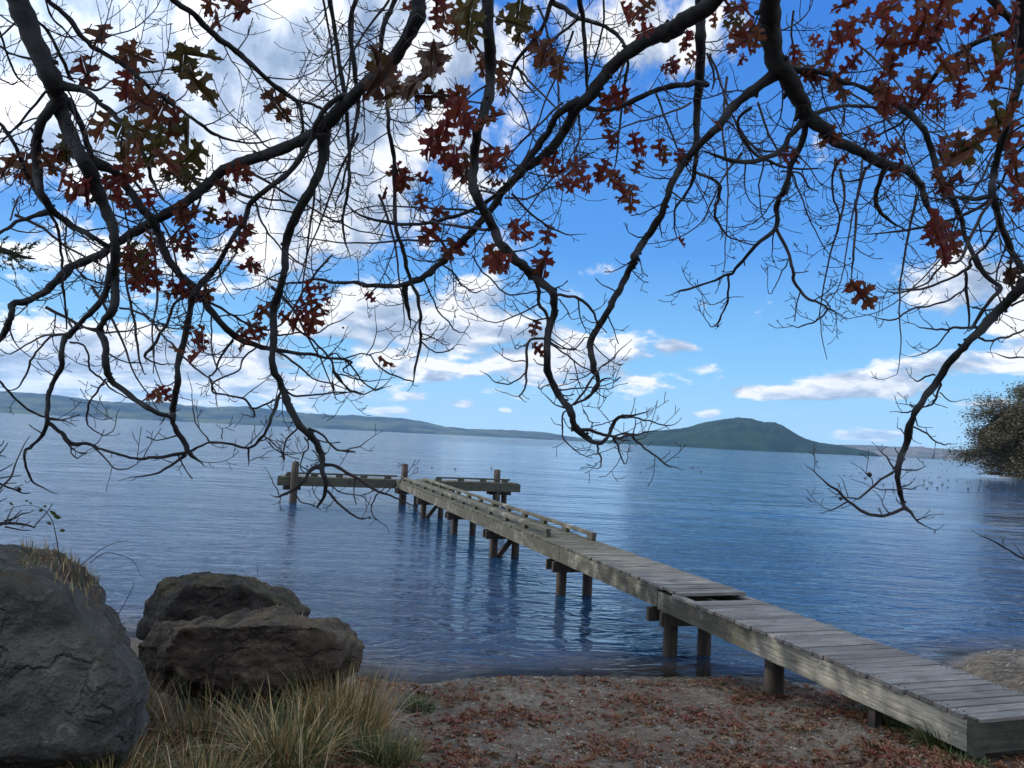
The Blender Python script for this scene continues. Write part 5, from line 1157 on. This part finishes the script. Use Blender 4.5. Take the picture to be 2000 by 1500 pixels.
LM = {'r': LEAF_R, 'b': LEAF_B, 'o': LEAF_O, 'd': LEAF_D}
lr = random.Random(5); LB = {}; PET = {}
BIGS = [s for s in SAMP]
for tok in LEAVES.split():
    x, y, s, c = tok.split(','); x, y, s = float(x), float(y), float(s)
    nb = nearest(x, y); D = nb[1][2] + lr.uniform(-.25, .15)
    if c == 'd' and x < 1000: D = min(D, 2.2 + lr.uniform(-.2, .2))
    L = min(.24, max(.09, s / F * D * 1.2)); ow = owner(nb[1][3])
    c3 = at(x, y, D); 
    ang = lr.gauss(-math.pi / 2, .75)
    ax = rt * math.cos(ang) + up * math.sin(ang) + fw * lr.gauss(0, .30); ax /= np.linalg.norm(ax)
    nr = -fw * lr.uniform(.5, 1) + rt * lr.gauss(0, .5) + up * lr.gauss(0, .5)
    base = c3 - ax * L * .5
    mb = LB.setdefault((ow, c), MB()); random.seed(int(x * 7 + y)); put_leaf(mb, base, ax, nr, L, lr.uniform(.1, .8), lr.uniform(.0, .5))
    tgt = at(nb[1][0], nb[1][1], nb[1][2]); dist = np.linalg.norm(tgt - base)
    pm = TWMB2 = PET.setdefault(ow, MB()); mid = (base + tgt) / 2 + up * .12 * dist + rt * lr.uniform(-.1, .1) * dist
    q = [((1 - u) ** 2) * tgt + 2 * u * (1 - u) * mid + u * u * base for u in (0, .2, .4, .6, .8, 1)]
    pm.tube(q, [min(.0022, nb[1][4])] + [.0019, .0016, .0013, .0010, .0008], 4, cap=False)
for (ow, c), mb in LB.items(): local(mb).build({'r': 'red_leaves', 'b': 'brown_leaves', 'o': 'olive_leaves', 'd': 'dark_leaves'}[c], LM[c], Bobj[ow])
for ow, mb in PET.items(): local(mb).build('stalk_sprays', TWIG, Bobj[ow])['kind'] = 'stuff'
# crown above and behind the photographer, out of the picture
def inview(p, mg=260):
    q = proj(p); return q[2] > -.4 and (q[2] < .2 or (-mg < q[0] < 2000 + mg and q[1] > -mg))
random.seed(21); mb = MB(); lm = MB(); c = 0
for k in range(90):
    st = fork + np.array([random.gauss(0, .1), random.gauss(0, .1), random.uniform(-.3, 4.0)]); a = random.uniform(0, 6.28); el_a = random.uniform(-.1, .7)
    d = np.array([math.cos(a) * math.cos(el_a), math.sin(a) * math.cos(el_a), math.sin(el_a)]); q = st.copy(); pts = [q.copy()]
    for i in range(random.randint(9, 19)):
        d = d + np.array([random.gauss(0, .13), random.gauss(0, .13), random.gauss(-.015, .08)]); d /= np.linalg.norm(d); q = q + d * .28
        if inview(q): break
        pts.append(q.copy())
    if len(pts) < 4: continue
    n = len(pts); lm.tube(pts, [.06 * (1 - .88 * i / n) for i in range(n)], 6)
    for i in range(2, n):
        for _ in range(3):
            e = pts[i] + np.array([random.gauss(0, .3), random.gauss(0, .3), random.gauss(-.05, .22)])
            if inview(e): continue
            lm.tube([pts[i], (pts[i] + e) / 2 + np.array([0, 0, .05]), e], [.008, .005, .003], 4)
            for _ in range(3):
                a = random.uniform(0, 6.28); put_leaf(mb, e, (math.cos(a), math.sin(a), -.6), (random.gauss(0, .5), random.gauss(0, .5), 1), random.uniform(.14, .22), .4, .2); c += 1
local(lm).build('upper_limbs', BARK, oak)['kind'] = 'stuff'
local(mb).build('crown', LEAF_R, oak)
print('crown leaves', c)
# acorn cups and galls on the twigs
for (x, y, s) in ((1698, 927, 11), (1642, 974, 8), (722, 1011, 6), (37, 956, 10), (1603, 445, 6), (1660, 505, 5), (1402, 637, 6), (670, 640, 5)):
    mb = MB(); nb = nearest(x, y); p = at(x, y, nb[1][2]); r = s / 2 / F * nb[1][2]; M_ = [(p[0] + v.x * r, p[1] + v.y * r, p[2] + v.z * r) for v in IV]; mb.add(M_, IF); local(mb).build('gall', TWIG, oak, smooth=True)

# ---------------------------------------------------------------- evergreen neighbour at left: one spray shows, its unseen crown is shaped to shade the bank
EX, EY = -9.5, 6.5; ez = ground_z(EX, EY)
ev = empty('evergreen_tree', (EX, EY, ez)); tag(ev, 'evergreen tree left of the view, one leafy spray reaching in at the left edge, unseen crown added for shade', 'tree')
EO = np.array(ev.location)
def el_(mb): mb.v = [(x - EO[0], y - EO[1], z - EO[2]) for x, y, z in mb.v]; return mb
mb = MB(); mb.tube([(EX, EY, ez - .5), (EX, EY, ez + 3), (EX - .3, EY, ez + 7), (EX, EY, ez + 12)], [.35, .28, .2, .06], 12)
base = np.array([EX, EY, 5.0]); spray = [base, at(-260, 480, 7.6) + np.array([0, 0, .3]), at(-90, 470, 6.8), at(0, 488, 6.5), at(38, 500, 6.4), at(70, 506, 6.3)]
mb.tube(catmull(spray, 5), list(np.linspace(.07, .004, 26)), 6)
lim = []
rs = random.Random(9)
for k in range(26):
    z = rs.uniform(5.0, 12); a = rs.uniform(0, 6.28); L = rs.uniform(2, 4.5) * (1 - (z - 5) / 14); e = np.array([EX + math.cos(a) * L, EY + math.sin(a) * L, z + rs.uniform(-.2, .8)])
    q = proj(e)
    if q[2] > 0 and -150 < q[0] < 2150 and q[1] > -150: continue
    mb.tube([(EX, EY, z - 1), (EX + math.cos(a) * L * .5, EY + math.sin(a) * L * .5, z), e], [.06, .04, .01], 5)
el_(mb).build('trunk', BARK, ev, smooth=True)
fb = MB()
def ev_leaf(p, d, L):
    s = np.cross(d, (rs.gauss(0, 1), rs.gauss(0, 1), 1)); s = s / (np.linalg.norm(s) + 1e-6) * L * .17
    fb.add([p, p + d * L * .5 + s, p + d * L, p + d * L * .5 - s], [(0, 1, 2, 3)])
sub = MB()
for k in range(46):      # the visible spray
    u = rs.random(); p = at(-90 + 150 * u, 500 + rs.gauss(0, 14), 6.4 + rs.gauss(0, .12)); d = rt * rs.uniform(.1, 1) + up * rs.uniform(-.5, .9) + fw * rs.gauss(0, .4); d /= np.linalg.norm(d)
    L = rs.uniform(.06, .16); sub.tube([p, p + d * L], [.003, .0015], 3)
    for j in range(22):
        v = rs.random(); dd_ = d + np.array([rs.gauss(0, .6), rs.gauss(0, .6), rs.gauss(0, .6)]); dd_ /= np.linalg.norm(dd_); ev_leaf(p + d * L * v, dd_, rs.uniform(.025, .045))
el_(sub).build('twig_sprays', TWIG, ev)['kind'] = 'stuff'
el_(fb).build('leaves', EVER, ev)
fb = MB(); c = 0; tries = 0
sd_ = np.array(SDIR)
while c < 42000 and tries < 400000:
    tries += 1
    g = np.array([rs.uniform(-6, 9), rs.uniform(1.5, 17), rs.uniform(0, 1.2)])
    # added leaves block the sun; a gap is left for the stringer and patches
    hole = mnoise.noise((g[0] * .7, g[1] * .7, 11.0))
    if hole > .45 and g[1] > 13: continue
    h_ = g + sd_ * ((.8 - g[2]) / sd_[2]); u_ = ((h_[0] - 3.78) * -1.18 + (h_[1] - 6.5) * 3.1) / 11.0; u_ = min(1, max(0, u_))
    if math.hypot(h_[0] - (3.78 - 1.18 * u_), h_[1] - (6.5 + 3.1 * u_)) < .30 + .1 * hole and rs.random() < .97: continue
    tt = rs.uniform(11, 19); p = g + sd_ * tt
    if (p[0] + 10) ** 2 / 100 + (p[1] - 8) ** 2 / 120 > 1: continue
    q = proj(p)
    if q[2] > .2 and (-200 < q[0] < 2200 and q[1] > -160): continue
    d = np.array([rs.gauss(0, 1), rs.gauss(0, 1), rs.gauss(0, .5)]); d /= np.linalg.norm(d); s = np.cross(d, (0, 0, 1)); s = s / (np.linalg.norm(s) + 1e-6) * .10; L = rs.uniform(.2, .42)
    fb.add([p, p + d * L * .5 + s, p + d * L, p + d * L * .5 - s], [(0, 1, 2, 3)]); c += 1
el_(fb).build('crown', EVER, ev)  # unseen crown leaves, placed along sun rays to shade the foreground
print('evergreen leaves', c)

# ---------------------------------------------------------------- bare shrub at the left edge
sh = empty('bare_shrub', tuple(at(-170, 1080, 3.9))); sh.location.z = ground_z(sh.location.x, sh.location.y); tag(sh, 'bare twiggy shrub reaching in at the left edge above the largest boulder', 'shrub')
SO = np.array(sh.location); mb = MB()
def zt(s):  # second close view of the corner: scale 240/1636, origin (0, 840)
    return [(float(a) * .1467, 840 + float(b) * .1467) for a, b in (q.split(',') for q in s.split())]
root_ = at(-30, 1026, 3.8)
for s, r0, r1 in (("-200,1290 0,1250 60,1240 230,1245 380,1270 460,1300", .006, .002), ("455,1290 520,1210 620,1100 700,980", .002, .0012), ("60,1210 200,1170 280,1120 380,1100 450,1070", .003, .001), ("70,1260 160,1190 240,1110 290,1065", .0025, .001), ("80,1220 110,1150 150,1070 180,1020", .002, .001), ("70,1290 180,1310 300,1335 405,1340", .0025, .001), ("290,1300 340,1260 405,1210", .0015, .001), ("200,1250 230,1200 250,1170", .0015, .001),
        ("-200,640 -60,680 0,715 100,760 200,795 300,840 405,838", .004, .0015), ("60,720 150,620 200,470 240,370 330,180 400,75", .003, .001), ("-100,870 0,780 60,715", .004, .002), ("0,640 130,620 280,605", .002, .001), ("0,545 90,500 180,440", .002, .001), ("180,780 240,750 310,725", .0015, .001), ("70,715 140,708 215,705", .0015, .001), ("-60,390 0,310 60,240 105,165", .003, .001), ("0,210 30,190 50,135", .002, .001), ("-40,330 30,345 75,352", .002, .001), ("-60,1000 0,950 95,905", .002, .001), ("-30,900 0,830 50,780", .002, .001)):
    P = [at(x, y, 3.8 + .05 * i) for i, (x, y) in enumerate(zt(s))]; C = catmull([np.array(p) for p in P], 4); n = len(C); mb = MB(); mb.tube([q - SO for q in C], [1.9 * (r0 + (r1 - r0) * i / (n - 1)) for i in range(n)], 5); mb.build('twig', TWIG, sh, smooth=True)
for a, b_ in (((-29, 1029), (-200, 1300)), ((-29, 934), (-140, 1200)), ((-15, 968), (-100, 1150)), ((-9, 897), (-150, 1100)), ((-9, 987), (-100, 1150)), ((-5, 972), (-60, 1100)), ((-5, 888), (-90, 1000))):
    mb = MB(); mb.tube([at(a[0], a[1], 3.8) - SO, at((a[0] + b_[0]) / 2 - 20, (a[1] + b_[1]) / 2, 3.8) - SO, at(b_[0], b_[1], 3.8) - SO], [.004, .007, .010], 6); mb.build('stem', TWIG, sh, smooth=True)
mb = MB()
for (x, y, L) in ((105, 1003, .045), (112, 1010, .045), (96, 1022, .035), (101, 1000, .03), (122, 1036, .035), (80, 997, .03), (60, 983, .02), (52, 978, .022), (88, 989, .025), (36, 957, .02), (22, 984, .03)):
    d = rt * lr.uniform(.3, 1) + up * lr.gauss(-.1, .4); d /= np.linalg.norm(d); p = at(x, y, 4.15) - d * L * .5; s = np.cross(d, fw + up * .3) * L * .28
    mb.add([p, p + d * L * .3 + s * .8, p + d * L * .6 + s, p + d * L, p + d * L * .6 - s, p + d * L * .3 - s * .8], [(0, 1, 2, 3), (0, 3, 4, 5)])
mb.v = [(x - o0[0], y - o0[1], z - o0[2]) for x, y, z in mb.v]; mb.build('leaves', EVER, br)
# ---------------------------------------------------------------- haze
def haze():
    b = MB(); b.box((0, 0, 148), (16600, 16600, 308)); hm = bpy.data.materials.new('haze'); hm.use_nodes = True; k = NT(hm.node_tree); k.n.clear()
    v = k.new('ShaderNodeVolumePrincipled'); v.inputs['Color'].default_value = (.30, .56, 1.0, 1); v.inputs['Density'].default_value = HAZE_D; v.inputs['Anisotropy'].default_value = .0
    o = k.new('ShaderNodeOutputMaterial'); k.link(v.outputs[0], o.inputs['Volume'])
    h = b.build('haze', hm); h['kind'] = 'stuff'; h['label'] = 'thin blue haze over the lake'
HAZE_D = 3.8e-5
haze()
